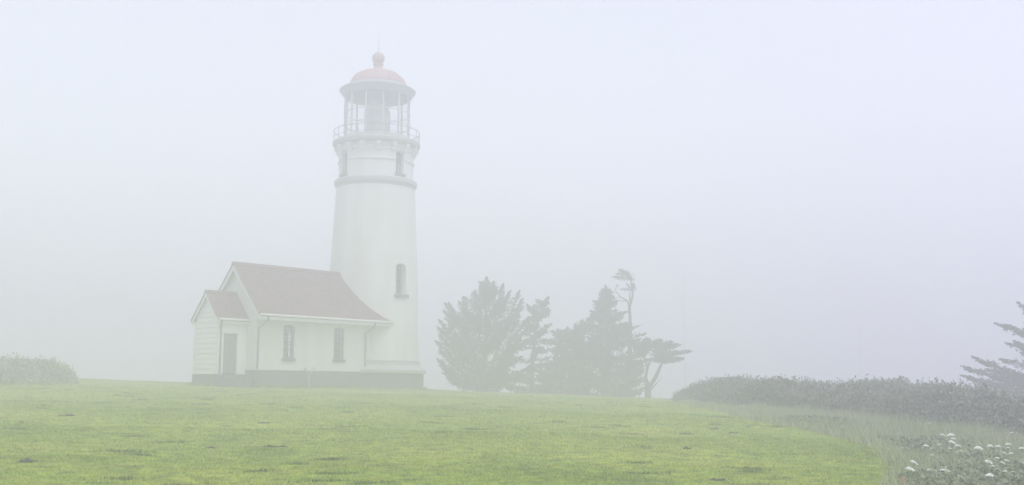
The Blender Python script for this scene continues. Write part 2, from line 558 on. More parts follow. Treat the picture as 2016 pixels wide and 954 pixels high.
mb = MB(); mb.lathe([(1.9, 12.52), (2.22, 12.525), (2.27, 12.56), (2.31, 12.66), (2.31, 12.76), (2.27, 12.80), (1.0, 12.83)], 64)
mb.build('gallery_deck', M['cap'], lh, True)
# railing
rail = MB(); rail.ring(2.255, 13.38, .022, 64, 6); rail.ring(2.255, 13.02, .013, 64, 6)
rl = rail.build('gallery_railing', M['dark'], lh, True)
pm = MB(); pm.tube([(2.255, 0, 12.79), (2.255, 0, 13.39)], .02, 6)
p0 = pm.build('railing_post', M['dark'], rl)
for k in range(1, 20):
    copy_of(p0, rl, rotz=2 * PI * k / 20)
# lantern room
mb = MB(); mb.lathe([(1.68, 12.82), (1.76, 12.83), (1.76, 13.06), (1.68, 13.08)], 60); mb.build('lantern_curb', M['lamp'], lh, True)
NP = 12
po = MB(); po.box(1.68, 1.76, -.036, .036, 13.06, 15.28)
l0 = po.build('lantern_post', M['lamp'], lh, rotz=FACE + .17)  # pale posts, their colour stands in for thicker fog
def pane_mb():
    mb = MB(); n = 4; o = 0
    a0, a1 = .045, 2 * PI / NP - .045
    R0, R1 = 1.716, 1.722
    vs, fs = [], []
    for k in range(n + 1):
        a = a0 + (a1 - a0) * k / n
        for r, z in ((R0, 13.07), (R1, 13.07), (R1, 15.27), (R0, 15.27)):
            vs.append((r * math.cos(a), r * math.sin(a), z))
    for k in range(n):
        for j in range(4):
            fs.append((k * 4 + j, k * 4 + (j + 1) % 4, k * 4 + 4 + (j + 1) % 4, k * 4 + 4 + j))
    mb.add(vs, fs)
    return mb
g0 = pane_mb().build('lantern_pane', M['lpane'], lh, True, rotz=FACE + .17)
for k in range(1, NP):
    r = FACE + .17 + 2 * PI * k / NP
    copy_of(l0, lh, rotz=r); copy_of(g0, lh, rotz=r)
for z in (14.36, 13.72):
    mb = MB(); mb.ring(1.735, z, .028, 60, 6); mb.build('glazing_ring', M['lamp'], lh, True)
# lantern roof
mb = MB(); mb.lathe([(0.2, 15.24), (1.79, 15.25), (1.80, 15.30), (2.00, 15.55), (2.02, 15.62), (1.98, 15.66), (1.56, 15.90), (1.40, 15.92)], 64)
roof = mb.build('lantern_eave', M['eave'], lh, True)
prof = [(1.50, 15.90)] + [(1.50 * math.cos(t) ** .9, 15.90 + .88 * math.sin(t)) for t in np.linspace(.08, 1.36, 12)]
mb = MB(); mb.lathe(prof, 64); dome = mb.build('dome', M['dome'], lh, True)
rib = MB()
rib.tube([(r + .005, 0, z + .004) for r, z in prof], .022, 5)
r0 = rib.build('dome_seam', M['dome'], dome)
for k in range(1, 12):
    copy_of(r0, dome, rotz=2 * PI * k / 12)
mb = MB(); mb.lathe([(.34, 16.74), (.34, 16.80), (.26, 16.86), (.22, 16.95), (.22, 17.06), (.29, 17.08), (.29, 17.13), (.24, 17.16)], 24); mb.build('ventilator_neck', M['dome'], lh, True)
mb = MB(); mb.lathe([(.34 * math.cos(t) + .003, 17.46 + .34 * math.sin(t)) for t in np.linspace(-1.25, 1.5, 14)], 28); mb.build('ventilator_ball', M['dome'], lh, True)
mb = MB(); mb.tube([(0, 0, 17.78), (0, 0, 18.3), (0, 0, 18.85)], [.022, .018, .008], 6); mb.build('lightning_rod', M['dark'], lh)
# lens
prof = [(.58, 12.9), (.58, 13.15), (.42, 13.2), (.42, 13.28)]
mb = MB(); mb.lathe(prof, 32); mb.build('lens_pedestal', M['brass'], lh, True)
prof = []
for k in range(22):
    t = k / 21
    z = 13.28 + 1.85 * t
    r = .64 * (1 - .5 * max(0, (t - .55) / .45) ** 2 - .28 * max(0, (.2 - t) / .2) ** 2)
    prof += [(r - .025, z), (r, z + .04)]
mb = MB(); mb.lathe(prof, 36); mb.build('lens', M['lens'], lh)
fr = MB()
for k in range(8):
    a = FACE + PI * k / 4 + .2
    fr.tube([(.67 * math.cos(a), .67 * math.sin(a), 13.25), (.67 * math.cos(a), .67 * math.sin(a), 14.55), (.37 * math.cos(a), .42 * math.sin(a), 15.18)], .03, 5)
fr.build('lens_frame', M['brass'], lh)

# ------------------------------------------------------------------ oil house with entrance porch
ca, sa = math.cos(HOUSE_ROT), math.sin(HOUSE_ROT)
hs = empty('oil_house', (TX - HX * ca, TY - HX * sa, Z0), HOUSE_ROT)
tag(hs, 'low white gabled house with red roof and grey foundation built against the round tower', 'house')
W, OV, OG, L_ = 1.685, .578, .266, 8.275
ZE, ZR, ZS, ZB = 3.29, 5.74, 3.08, .82
XF = -L_ + HX                                   # outer face of the front gable
SL = (ZR - ZE) / (W + OV)

def wall_cols(mb, axis, cols, d0, d1):
    """cols: (u0, u1, [(zlo at u0, zlo at u1, zhi at u0, zhi at u1), ...]) extruded from d0 to d1"""
    for u0, u1, spans in cols:
        for a, b, c, d in spans:
            mb.prism([(u0, a), (u1, b), (u1, d), (u0, c)], axis, d0, d1)

def arch_cols(u0, u1, z0, z1, arch, lo, hi, n=6):
    out = []
    c, h = (u0 + u1) / 2, (u1 - u0) / 2
    f = lambda u: z1 + arch * (1 - ((u - c) / h) ** 2)
    for k in range(n):
        a, b = u0 + (u1 - u0) * k / n, u0 + (u1 - u0) * (k + 1) / n
        out.append((a, b, [(lo, lo, z0, z0), (f(a), f(b), hi, hi)]))
    return out

X_T = -1.35 + HX                                # walls run a little into the tower
WIN = [(-6.80 + HX, -6.18 + HX), (-3.86 + HX, -3.24 + HX)]
def long_wall(y0, y1, wins):
    mb = MB(); cols = []; x = XF
    for a, b in wins:
        cols.append((x, a, [(ZB, ZB, ZS, ZS)]))
        cols += arch_cols(a, b, 1.38, 2.86, .06, ZB, ZS)
        x = b
    cols.append((x, X_T, [(ZB, ZB, ZS, ZS)]))
    wall_cols(mb, 'y', cols, y0, y1)
    return mb
w_near = long_wall(-W, -W + .28, WIN).build('wall', M['stucco'], hs)
BW = [(-6.8 + HX, -6.18 + HX), (-4.29 + HX, -3.67 + HX)]
w_back = long_wall(W - .28, W, BW).build('wall', M['stucco'], hs)
mb = MB()
zt = lambda t: ZR - SL * abs(t) - .10
wall_cols(mb, 'x', [(-W + .28, 0, [(ZB, ZB, zt(W - .28), zt(0))]), (0, W - .28, [(ZB, ZB, zt(0), zt(W - .28))])], XF, XF + .28)
wall_cols(mb, 'x', [(-W, -W + .28, [(ZS + .003, ZS + .003, zt(W), zt(W - .28))]), (W - .28, W, [(ZS + .003, ZS + .003, zt(W - .28), zt(W))])], XF, XF + .28)
mb.build('gable_wall', M['stucco'], hs)
mb = MB(); mb.box(XF + .28, X_T, -W + .28, W - .28, ZB + .02, ZB + .06); mb.build('interior_floor', M['room'], hs)
mb = MB(); mb.box(XF + .28, X_T, -W + .29, W - .29, ZS - .02, ZS - .004); mb.build('interior_ceiling', M['room'], hs)
mb = MB()
mb.box(XF - .05, X_T, -W - .05, W + .05, -.9, ZB - .04)
mb.prism([(-W - .05, ZB - .037), (W + .05, ZB - .037), (W - .01, ZB - .002), (-W + .01, ZB - .002)], 'x', XF - .045, X_T)
mb.build('foundation', M['grey'], hs)

def house_window(x0, x1, yface, sgn, parent):
    z0, z1 = 1.38, 2.86
    y = lambda d: yface + sgn * d
    fr = MB()
    def bx(a, b, da, db, za, zb):
        ya, yb = sorted((y(da), y(db))); fr.box(a, b, ya, yb, za, zb)
    bx(x0, x0 + .06, .05, .12, z0, z1 + .06); bx(x1 - .06, x1, .05, .12, z0, z1 + .06)
    bx(x0 + .06, x1 - .06, .05, .12, z0, z0 + .07); bx(x0 + .06, x1 - .06, .05, .12, z1 - .06, z1 + .06)
    zm = (z0 + z1) / 2
    bx(x0 + .06, x1 - .06, .055, .115, zm - .025, zm + .025)
    xm = (x0 + x1) / 2
    for za, zb in ((z0 + .07, zm - .025), (zm + .025, z1 - .06)):
        bx(xm - .012, xm + .012, .062, .108, za, zb)
        zz = (za + zb) / 2
        bx(x0 + .06, xm - .012, .064, .106, zz - .014, zz + .014); bx(xm + .012, x1 - .06, .064, .106, zz - .014, zz + .014)
    w = fr.build('window', M['slate'], parent)
    pn = MB(); ya, yb = sorted((y(.082), y(.088))); pn.box(x0 + .05, x1 - .05, ya, yb, z0 + .05, z1 - .03)
    pn.build('pane', M['pane'], w)
    sl = MB(); ya, yb = sorted((y(-.07), y(.2)))
    sl.box(x0 - .06, x1 + .06, ya, yb, z0 - .13, z0 - .002); sl.build('window_sill', M['grey'], w)
    hd = MB(); ya, yb = sorted((y(-.012), y(.0)))
    return w
for a, b in WIN: house_window(a, b, -W, 1, hs)
for a, b in BW: house_window(a, b, W, -1, hs)

def x_end(t, z):
    r = shaft_r(z)
    return HX - math.sqrt(max(r * r - t * t, .02)) + .04

def shingle_roof(x_front, x_back, half, z_ridge, slope, n, lift, parent, name, mcol):
    """overlapping courses of split shingles; x_back(t, z) where each course ends"""
    mb = MB(); rr = random.Random(n)
    for s in (-1, 1):
        for k in range(n):
            t1, t0 = half * k / n, half * (k + 1) / n + .012
            za, zb = z_ridge - slope * t0, z_ridge - slope * t1
            e0, e1 = x_back(t0, za), x_back(t1, zb)
            x = x_front - .02
            while x < max(e0, e1) - .02:
                wd = rr.uniform(.16, .30)
                xa, xb0, xb1 = x, min(x + wd, e0), min(x + wd, e1)
                g = rr.uniform(-.006, .008)
                if xb0 - xa > .02 or xb1 - xa > .02:
                    xb0, xb1 = max(xb0, xa + .005), max(xb1, xa + .005)
                    zl = lift + .030 + g; zu = lift + .008
                    A = [(xa, s * t0, za + zl), (xb0 - .006, s * t0, za + zl), (xb1 - .006, s * t1, zb + zu), (xa, s * t1, zb + zu)]
                    B = [(p[0], p[1], p[2] - .022) for p in A]
                    if s > 0:
                        A, B = [A[3], A[2], A[1], A[0]], [B[3], B[2], B[1], B[0]]
                    mb.add(B + A, [(4, 5, 6, 7), (0, 1, 5, 4), (1, 2, 6, 5), (3, 0, 4, 7)])
                x += wd
    return mb.build(name, mcol, parent)

def roof_deck(x_front, x_back, half, z_ridge, slope, parent, name):
    mb = MB(); th = .07
    N = 8
    for s in (-1, 1):
        for k in range(N):
            t1, t0 = half * k / N, half * (k + 1) / N
            za, zb = z_ridge - slope * t0, z_ridge - slope * t1
            e0, e1 = x_back(t0, za), x_back(t1, zb)
            b = [(x_front, s * t0, za - th), (e0, s * t0, za - th), (e1, s * t1, zb - th), (x_front, s * t1, zb - th)]
            t = [(x, y, z + th) for x, y, z in b]
            if s > 0: b, t = b[::-1], t[::-1]
            mb.hexa(b, t)
    return mb.build(name, M['shingle'], parent)

mb = MB(); mb.box(HX - 2.62, HX - 2.55, -W + .282, W - .282, ZB + .061, ZS - .021); mb.build('dark_partition', M['room'], hs)  # added partition, keeps the white tower from brightening the right window
rf = roof_deck(XF - OG, x_end, W + OV, ZR, SL, hs, 'roof')
shingle_roof(XF - OG, x_end, W + OV, ZR, SL, 21, .004, rf, 'roof_shingles', M['shingle'])['kind'] = 'stuff'
mb = MB(); mb.prism([(-.13, ZR - .10), (0, ZR + .05), (.13, ZR - .10), (.13, ZR - .06), (0, ZR + .095), (-.13, ZR - .06)], 'x', XF - OG - .03, HX - 2.22); mb.build('ridge_cap', M['shingle'], rf)
# eaves: soffit box, fascia, gutter
for s in (-1, 1):
    e = x_end(W + OV, ZE)
    mb = MB(); a, b = sorted((s * (W + .002), s * (W + OV - .03))); mb.box(XF + .0, X_T - .35, a, b, ZS, ZS + .05)
    mb.build('soffit', M['trim'], hs)
    mb = MB(); a, b = sorted((s * (W + OV - .03), s * (W + OV))); mb.box(XF - OG + .05, e - .02, a, b, ZS - .01, ZE - .075)
    mb.build('fascia', M['trim'], hs)
    mb = MB()
    y = s * (W + OV + .055)
    mb.tube([(XF - OG, y, ZE - .01), (e - .03, y, ZE - .01)], .05, 10)
    mb.build('gutter', M['trim'], hs)
# barge boards and the trim under them
for s in (-1, 1):
    mb = MB()
    h = W + OV
    mb.prism([(s * h, ZE - .075), (0, ZR - .075), (0, ZR - .30), (s * h, ZE - .27)], 'x', XF - OG + .01, XF - OG + .05)
    mb.prism([(s * (W + .05), zt(W + .05) + .02), (0, ZR - .08), (0, ZR - .27), (s * (W + .05), zt(W + .05) - .17)], 'x', XF - .035, XF - .002)
    mb.build('barge_board', M['trim'], hs)
    mb = MB(); a, b = sorted((s * (W + .002), s * (W + OV - .03)))
    mb.box(XF - OG + .052, XF - .002, a, b, ZS + .0, ZS + .05); mb.build('eave_return', M['trim'], hs)
def downpipe(pts, parent, r=.042):
    mb = MB(); mb.tube(pts, r, 8)
    o = mb.build('downpipe', M['pipe'], parent, True)
    return o
yg = -(W + OV + .055); yw = -W - .06
for x in (XF + .06, -1.93 + HX):
    downpipe([(x + .12, yg, ZE - .02), (x + .12, yg + .02, ZE - .22), (x, yw, ZE - .62), (x, yw, ZB + .02)], hs)

# porch
PW, PL, POV = .956, 1.493, .16
PZE, PZR, PZB = 3.06, 4.34, .62
PX0, PX1 = XF - PL, XF
PSL = (PZR - PZE) / (PW + POV)
pzt = lambda t: PZR - PSL * abs(t) - .09
mb = MB()
# front gable core, set back behind the boards
wall_cols(mb, 'x', [(-PW + .03, 0, [(PZB, PZB, pzt(PW), pzt(0))]), (0, PW - .03, [(PZB, PZB, pzt(0), pzt(PW))])], PX0 + .03, PX0 + .14)
DX0, DX1, DZ1 = -9.52 + HX, -8.80 + HX, 2.44
wall_cols(mb, 'y', [(PX0 + .141, DX0, [(PZB, PZB, 2.95, 2.95)]), (DX0, DX1, [(DZ1, DZ1, 2.95, 2.95)]), (DX1, PX1 - .002, [(PZB, PZB, 2.95, 2.95)])], -PW, -PW + .12)
wall_cols(mb, 'y', [(PX0 + .141, PX1 - .002, [(PZB, PZB, 2.95, 2.95)])], PW - .12, PW)
porch = mb.build('porch', M['board'], hs)
nb = 16; bh = .232
for k in range(nb):
    z0, z1 = PZB + .002 + k * bh, PZB + .002 + (k + 1) * bh
    def half_at(z): return min(PW - .07, max(0, (PZR - .12 - z) / PSL))
    h0, h1 = half_at(z0), half_at(z1)
    if h0 < .04: break
    mb = MB()
    o0, o1 = PX0 - .036, PX0 - .004
    mb.hexa([(o0, h0, z0), (o0, -h0, z0), (PX0 + .028, -h0, z0), (PX0 + .028, h0, z0)][::-1],
            [(o1, h1, z1 - .010), (o1, -h1, z1 - .010), (PX0 + .028, -h1, z1 - .010), (PX0 + .028, h1, z1 - .010)][::-1])
    mb.build('board', M['board'], porch)
for s in (-1, 1):
    mb = MB(); a, b = sorted((s * (PW - .068), s * (PW + .02))); mb.box(PX0 - .055, PX0 + .09, a, b, PZB, 2.98)
    mb.build('corner_board', M['trim'], porch)
mb = MB(); mb.box(PX0 - .05, PX1 - .052, -PW - .05, PW + .05, -.6, PZB - .003); mb.build('porch_foundation', M['grey'], hs)
prf = roof_deck(PX0 - .16, lambda t, z: PX1 - .003, PW + POV, PZR, PSL, hs, 'porch_roof')
shingle_roof(PX0 - .16, lambda t, z: PX1 - .004, PW + POV, PZR, PSL, 10, .004, prf, 'roof_shingles', M['shingle'])['kind'] = 'stuff'
mb = MB(); mb.prism([(-.11, PZR - .09), (0, PZR + .04), (.11, PZR - .09), (.11, PZR - .05), (0, PZR + .085), (-.11, PZR - .05)], 'x', PX0 - .19, PX1 - .004); mb.build('ridge_cap', M['shingle'], prf)
for s in (-1, 1):
    h = PW + POV
    mb = MB(); mb.prism([(s * h, PZE - .075), (0, PZR - .075), (0, PZR - .25), (s * h, PZE - .2)], 'x', PX0 - .15, PX0 - .112); mb.build('barge_board', M['trim'], prf)
    mb = MB(); a, b = sorted((s * (PW + .002), s * h)); mb.box(PX0 - .11, PX1 - .004, a, b, 2.86, 2.98); mb.build('fascia', M['trim'], prf)
    mb = MB(); mb.tube([(PX0 - .14, s * (h + .05), PZE - .01), (PX1 - .01, s * (h + .05), PZE - .01)], .05, 8); mb.build('gutter', M['trim'], prf)
downpipe([(PX0 + .0, -(PW + POV + .05), PZE - .03), (PX0 + .0, -(PW + POV + .04), PZE - .15), (PX0 + .07, -PW - .055, PZE - .4), (PX0 + .07, -PW - .055, PZB + .01)], hs, .038)
# door
mb = MB(); mb.box(DX0 + .005, DX1 - .005, -PW + .045, -PW + .085, PZB + .03, DZ1 - .005); door = mb.build('door', M['door'], hs)
mb = MB()
for z0, z1 in ((PZB + .18, 1.35), (1.5, 2.3)):
    for x0, x1 in ((DX0 + .09, DX0 + .33), (DX1 - .33, DX1 - .09)):
        mb.box(x0, x1, -PW + .035, -PW + .0449, z0, z1)
mb.build('door_panel', M['door'], door)
mb = MB(); mb.tube([(DX1 - .06, -PW + .04, 1.5), (DX1 - .06, -PW - .01, 1.5), (DX1 - .15, -PW - .01, 1.5)], .014, 6); mb.build('handle', M['dark'], door)
mb = MB()
mb.box(DX0 - .10, DX0 - .003, -PW - .03, -PW - .002, PZB + .002, DZ1 + .11); mb.box(DX1 + .003, DX1 + .10, -PW - .03, -PW - .002, PZB + .002, DZ1 + .11)
mb.box(DX0 - .003, DX1 + .003, -PW - .028, -PW - .002, DZ1 + .003, DZ1 + .108)
mb.build('door_frame', M['trim'], hs)
mb = MB(); mb.box(DX0 - .25, DX1 + .25, -PW - .75, -PW - .053, -.4, .36); mb.box(DX0 - .18, DX1 + .18, -PW - .42, -PW - .054, .362, .57); mb.build('door_step', M['grey'], hs)

# twin floodlight on the grass before the house
flx, fly = -9.02, 49.4
fl = empty('floodlight', (flx, fly, float(ground(flx, fly))), .5)
tag(fl, 'small floodlight with two heads on a short stake before the house wall', 'floodlight')
mb = MB(); mb.tube([(0, 0, -.2), (0, 0, .72)], .022, 6); mb.tube([(-.14, 0, .80), (0, 0, .70), (.14, 0, .80)], .016, 6); mb.build('stake', M['lamp'], fl)
for s in (-1, 1):
    mb = MB(); c = Vector((s * .17, 0, .86)); d = Vector((s * .35, .3, .9)).normalized()
    mb.tube([c - d * .09, c - d * .05, c + d * .07, c + d * .09], [.03, .06, .085, .085], 10); mb.build('lamp_head', M['lamp'], fl, True)

# ------------------------------------------------------------------ foliage
def cards(C, D, ln, wd):
    """diamond leaves at C along D; ln and wd arrays -> V, F"""
    n = len(C)
    D = D / np.maximum(np.linalg.norm(D, axis=1, keepdims=True), 1e-6)
    R = rng.normal(size=(n, 3))
    U = np.cross(D, R); U /= np.maximum(np.linalg.norm(U, axis=1, keepdims=True), 1e-6)
    ln = np.asarray(ln)[:, None]; wd = np.asarray(wd)[:, None]
    V = np.stack([C - D * ln * .5, C + U * wd * .5 - D * ln * .05, C + D * ln * .5, C - U * wd * .5 - D * ln * .05], 1).reshape(-1, 3)
    return V, np.arange(4 * n).reshape(n, 4)

def plume(pts, width, n, tip=1.0, flat=.55, start=.3, size=(.10, .22)):
    """leaf centres and directions around a branch polyline, thinning to a pointed tip"""
    P = np.array(pts, float)
    seg = np.linalg.norm(np.diff(P, axis=0), axis=1); cum = np.concatenate([[0], np.cumsum(seg)])
    t = start + (1 - start) * rng.random(n) ** .85
    s = t * cum[-1]
    C = np.stack([np.interp(s, cum, P[:, k]) for k in range(3)], 1)
    k = np.clip(np.searchsorted(cum, s) - 1, 0, len(seg) - 1)
    D = np.diff(P, axis=0)[k]; D = D / np.maximum(np.linalg.norm(D, axis=1, keepdims=True), 1e-6)
    prof = np.clip((1.06 - t) / .45, 0.08, 1) * np.clip((t - start + .12) / .3, .2, 1)
    off = rng.normal(size=(n, 3)) * np.array([1, 1, flat]) * (width * .45 * prof)[:, None]
    lead = D * rng.random((n, 1)) * .15
    D2 = D * .9 + rng.normal(size=(n, 3)) * .55 + np.array([0, 0, .25]) + off * .8
    ln = rng.uniform(*size, n)
    return C + off + lead, D2, ln, ln * rng.uniform(.35, .6, n)

Q = 1 / 2163.0
def pt(px, py, Y, dy=0.0):
    """metres for a spot measured on the tree survey at range Y"""
    c, s = math.cos(PITCH), math.sin(PITCH)
    u, v = (px - 1008) * Q, (477 - py) * Q
    k = (Y + dy) / (c - v * s)
    return np.array([u * k, Y + dy, 1.6 + (s + v * c) * k])

def grow_tree(name, label, base, branches, trunk, group, leaf='cypress', dens=1.0, fsize=(.10, .22), wfac=1.0):
    """trunk: list of (points, radii); branches: list of (points, r0, plume width, leaves, start)"""
    B = Vector(base)
    root = empty(name, base)
    tag(root, label, 'tree', group)
    tb = MB()
    for pts, rad in trunk:
        tb.tube([Vector(p) - B for p in pts], rad, 7)
    CC, DD, LL, WW = [], [], [], []
    lb = MB()
    for pts, r0, width, n, st in branches:
        if r0 > 0:
            lb.tube([Vector(p) - B for p in pts], [r0 * (1 - .8 * i / (len(pts) - 1)) for i in range(len(pts))], 4)
        if n > 0:
            c, d, l, w = plume(pts, width * wfac, max(3, int(n * dens)), start=st, size=fsize)
            CC.append(c); DD.append(d); LL.append(l); WW.append(w)
    tb.build('trunk', M['bark'], root, True)
    if lb.v: lb.build('limbs', M['bark'], root)
    if CC:
        V, F = cards(np.concatenate(CC) - np.array(base), np.concatenate(DD), np.concatenate(LL), np.concatenate(WW))
        link('crown', np_mesh('crown', V, F), M[leaf], root)
    return root

def crown_branches(rr, Y, axis_pts, prof, n, lift, leaves, width, inner=.25, r0=.035, sag=.0, depth=1.0, skip=()):
    """prof: (py, left px, right px); tips land on that outline, all round the axis"""
    out = []
    pys = [p[0] for p in prof]
    ax_y = [a[1] for a in axis_pts]; ax_x = [a[0] for a in axis_pts]
    m = Y * Q
    for i in range(n):
        py = pys[0] + (pys[-1] - pys[0]) * ((i + rr.random()) / n)
        Lx, Rx = np.interp(py, pys, [p[1] for p in prof]), np.interp(py, pys, [p[2] for p in prof])
        axx = np.interp(py, ax_y, ax_x)
        az = rr.random() * 2 * PI
        c, s = math.cos(az), math.sin(az)
        rad = (Rx - axx) * c if c > 0 else (axx - Lx) * -c
        rl = ((Rx - axx) if c > 0 else (axx - Lx))
        mean = (Rx - Lx) / 2
        f = rr.uniform(.82, 1.06) if rr.random() > inner else rr.uniform(.4, .75)
        dxp = rl * c * f; dyp = mean * s * f * depth
        tip = pt(axx + dxp, py, Y) + np.array([0, dyp * m, 0])
        r = math.hypot(dxp, dyp) * m
        lf = lift * rr.uniform(.7, 1.3)
        zs_ = r * math.tan(lf)
        pys_ = py + zs_ / m
        pys_ = min(pys_, pys[-1] + 4)
        axs = np.interp(pys_, ax_y, ax_x)
        st = pt(axs, pys_, Y)
        mid = st * .5 + tip * .5; mid[2] -= r * .10 - sag
        q1 = st * .25 + mid * .5 + tip * .25
        if any(x0 < axx + dxp < x1 and y0 < py < y1 for x0, x1, y0, y1 in skip) and rr.random() < .85:
            continue
        out.append(([tuple(st), tuple(mid), tuple(tip)], r0 * (.5 + r / 3), width * (.6 + .4 * min(1.5, r)), int(leaves * (.4 + r / 2.2)), rr.uniform(.12, .3)))
    return out

rr = random.Random(11)
TREES = 'cypress trees beside the tower'
YT = 63.5
# 1 broad cypress next to the tower
ax1 = [(958, 552), (958, 620), (956, 700), (955, 770)]
prof1 = [(556, 952, 968), (575, 930, 985), (590, 905, 1010), (610, 884, 1028), (635, 872, 1034), (660, 870, 1032), (690, 864, 1022), (715, 868, 1014), (735, 878, 1006), (752, 892, 1000), (764, 920, 992)]
br1 = crown_branches(rr, YT, ax1, prof1, 135, .62, 135, .33, inner=.25, skip=[(958, 990, 665, 705), (920, 945, 680, 705), (895, 928, 738, 762), (985, 1005, 600, 625)])
for px, py, bx, by in [(958, 548, 957, 610), (972, 557, 962, 610), (990, 560, 972, 640), (1003, 575, 975, 640), (1022, 574, 985, 660), (1028, 590, 990, 660), (935, 573, 950, 640), (912, 587, 945, 660), (884, 597, 940, 680), (876, 612, 935, 690), (866, 630, 930, 700), (860, 672, 925, 730), (864, 708, 925, 755), (872, 722, 925, 760), (866, 660, 925, 720), (905, 595, 945, 670), (888, 745, 930, 766), (1040, 625, 985, 690), (1036, 650, 985, 700), (1038, 725, 985, 745), (1030, 738, 980, 752), (1026, 702, 985, 722), (1040, 668, 990, 700), (864, 645, 925, 705), (878, 598, 935, 670), (868, 690, 925, 740)]:
    a, b = pt(bx, by, YT, rr.uniform(-.6, .6)), pt(px, py, YT, rr.uniform(-.8, .8))
    m_ = (a + b) / 2; m_[2] -= .08
    br1.append(([tuple(a), tuple(m_), tuple(b)], .04, .42, 300, .2))
tr1 = [([tuple(pt(955, 773, YT)), tuple(pt(955, 720, YT)), tuple(pt(957, 640, YT)), tuple(pt(958, 570, YT))], [.26, .19, .11, .03]),
       ([tuple(pt(954, 760, YT)), tuple(pt(935, 700, YT, .3)), tuple(pt(910, 620, YT, .5))], [.15, .10, .03]),
       ([tuple(pt(957, 755, YT)), tuple(pt(980, 690, YT, -.3)), tuple(pt(1012, 600, YT, -.4))], [.15, .10, .03])]
b1 = pt(955, 771, YT); b1[2] = float(ground(b1[0], b1[1]))
grow_tree('cypress_tree', 'broad dark cypress nearest the tower with plumes fanning upward', tuple(b1), br1, tr1, TREES)

# 2 slender open tree with shelf-like boughs
Y2 = 65.5
ax2 = [(1068, 588), (1056, 650), (1050, 710), (1048, 772)]
prof2 = [(590, 1058, 1078), (610, 1040, 1080), (640, 1030, 1082), (665, 1035, 1078), (690, 1016, 1096), (715, 1002, 1106), (740, 985, 1112), (768, 975, 1112)]
br2 = crown_branches(rr, Y2, ax2, prof2, 95, .12, 115, .27, inner=.2, skip=[(1005, 1038, 672, 698), (1005, 1035, 708, 728)])
for px, py, bx, by in [(1078, 586, 1064, 610), (1080, 612, 1062, 625), (1083, 638, 1056, 655), (1040, 600, 1062, 625), (1090, 668, 1054, 672), (1100, 672, 1060, 676)]:
    a, b = pt(bx, by, Y2), pt(px, py, Y2, rr.uniform(-.3, .3))
    br2.append(([tuple(a), tuple((a + b) / 2), tuple(b)], .03, .26, 150, .2))
tr2 = [([tuple(pt(1048, 776, Y2)), tuple(pt(1049, 710, Y2)), tuple(pt(1056, 650, Y2)), tuple(pt(1068, 592, Y2))], [.17, .12, .08, .02])]
b2 = pt(1048, 774, Y2); b2[2] = float(ground(b2[0], b2[1])) - .05
grow_tree('cypress_tree', 'slender gappy tree with short shelf-like boughs right of the broad cypress', tuple(b2), br2, tr2, TREES, 'cypress2')

# 3 low flat-topped tree
Y3 = 64.5
ax3 = [(1128, 640), (1125, 700), (1122, 775)]
prof3 = [(648, 1108, 1150), (660, 1092, 1170), (680, 1086, 1180), (710, 1075, 1180), (740, 1060, 1175), (768, 1040, 1175)]
br3 = crown_branches(rr, Y3, ax3, prof3, 110, .25, 150, .38, inner=.3)
for px, py, bx, by in [(1135, 637, 1140, 670), (1090, 652, 1120, 670), (1100, 648, 1122, 670), (1148, 630, 1150, 665), (1160, 625, 1160, 660), (1118, 645, 1125, 680)]:
    a, b = pt(bx, by, Y3), pt(px, py, Y3, rr.uniform(-.4, .4))
    br3.append(([tuple(a), tuple((a + b) / 2), tuple(b)], .03, .4, 170, .1))
tr3 = [([tuple(pt(1122, 780, Y3)), tuple(pt(1124, 720, Y3)), tuple(pt(1128, 660, Y3))], [.18, .13, .05])]
b3 = pt(1122, 777, Y3); b3[2] = float(ground(b3[0], b3[1])) - .05
grow_tree('cypress_tree', 'low bushy flat-topped tree in the middle of the tree group', tuple(b3), br3, tr3, TREES)

# 4 pointed conifer
Y4 = 63.8
ax4 = [(1193, 566), (1195, 650), (1200, 775)]
prof4 = [(568, 1190, 1197), (590, 1175, 1212), (605, 1172, 1216), (625, 1165, 1232), (645, 1160, 1245), (665, 1158, 1262), (690, 1150, 1274), (720, 1140, 1278), (745, 1130, 1272), (774, 1125, 1264)]
br4 = crown_branches(rr, Y4, ax4, prof4, 165, .18, 140, .36, inner=.25)
for px, py, bx, by in [(1193, 564, 1194, 600), (1172, 592, 1192, 605), (1168, 612, 1190, 625), (1150, 633, 1185, 650), (1140, 640, 1180, 655), (1232, 612, 1200, 625), (1255, 640, 1205, 660), (1268, 655, 1210, 672)]:
    a, b = pt(bx, by, Y4), pt(px, py, Y4, rr.uniform(-.4, .4))
    br4.append(([tuple(a), tuple((a + b) / 2), tuple(b)], .03, .3, 160, .15))
tr4 = [([tuple(pt(1200, 780, Y4)), tuple(pt(1197, 690, Y4)), tuple(pt(1193, 580, Y4))], [.24, .16, .02])]
b4 = pt(1200, 778, Y4); b4[2] = float(ground(b4[0], b4[1])) - .05
grow_tree('conifer_tree', 'dense pointed conifer with a sharp tip right of the low bushy tree', tuple(b4), br4, tr4, TREES)

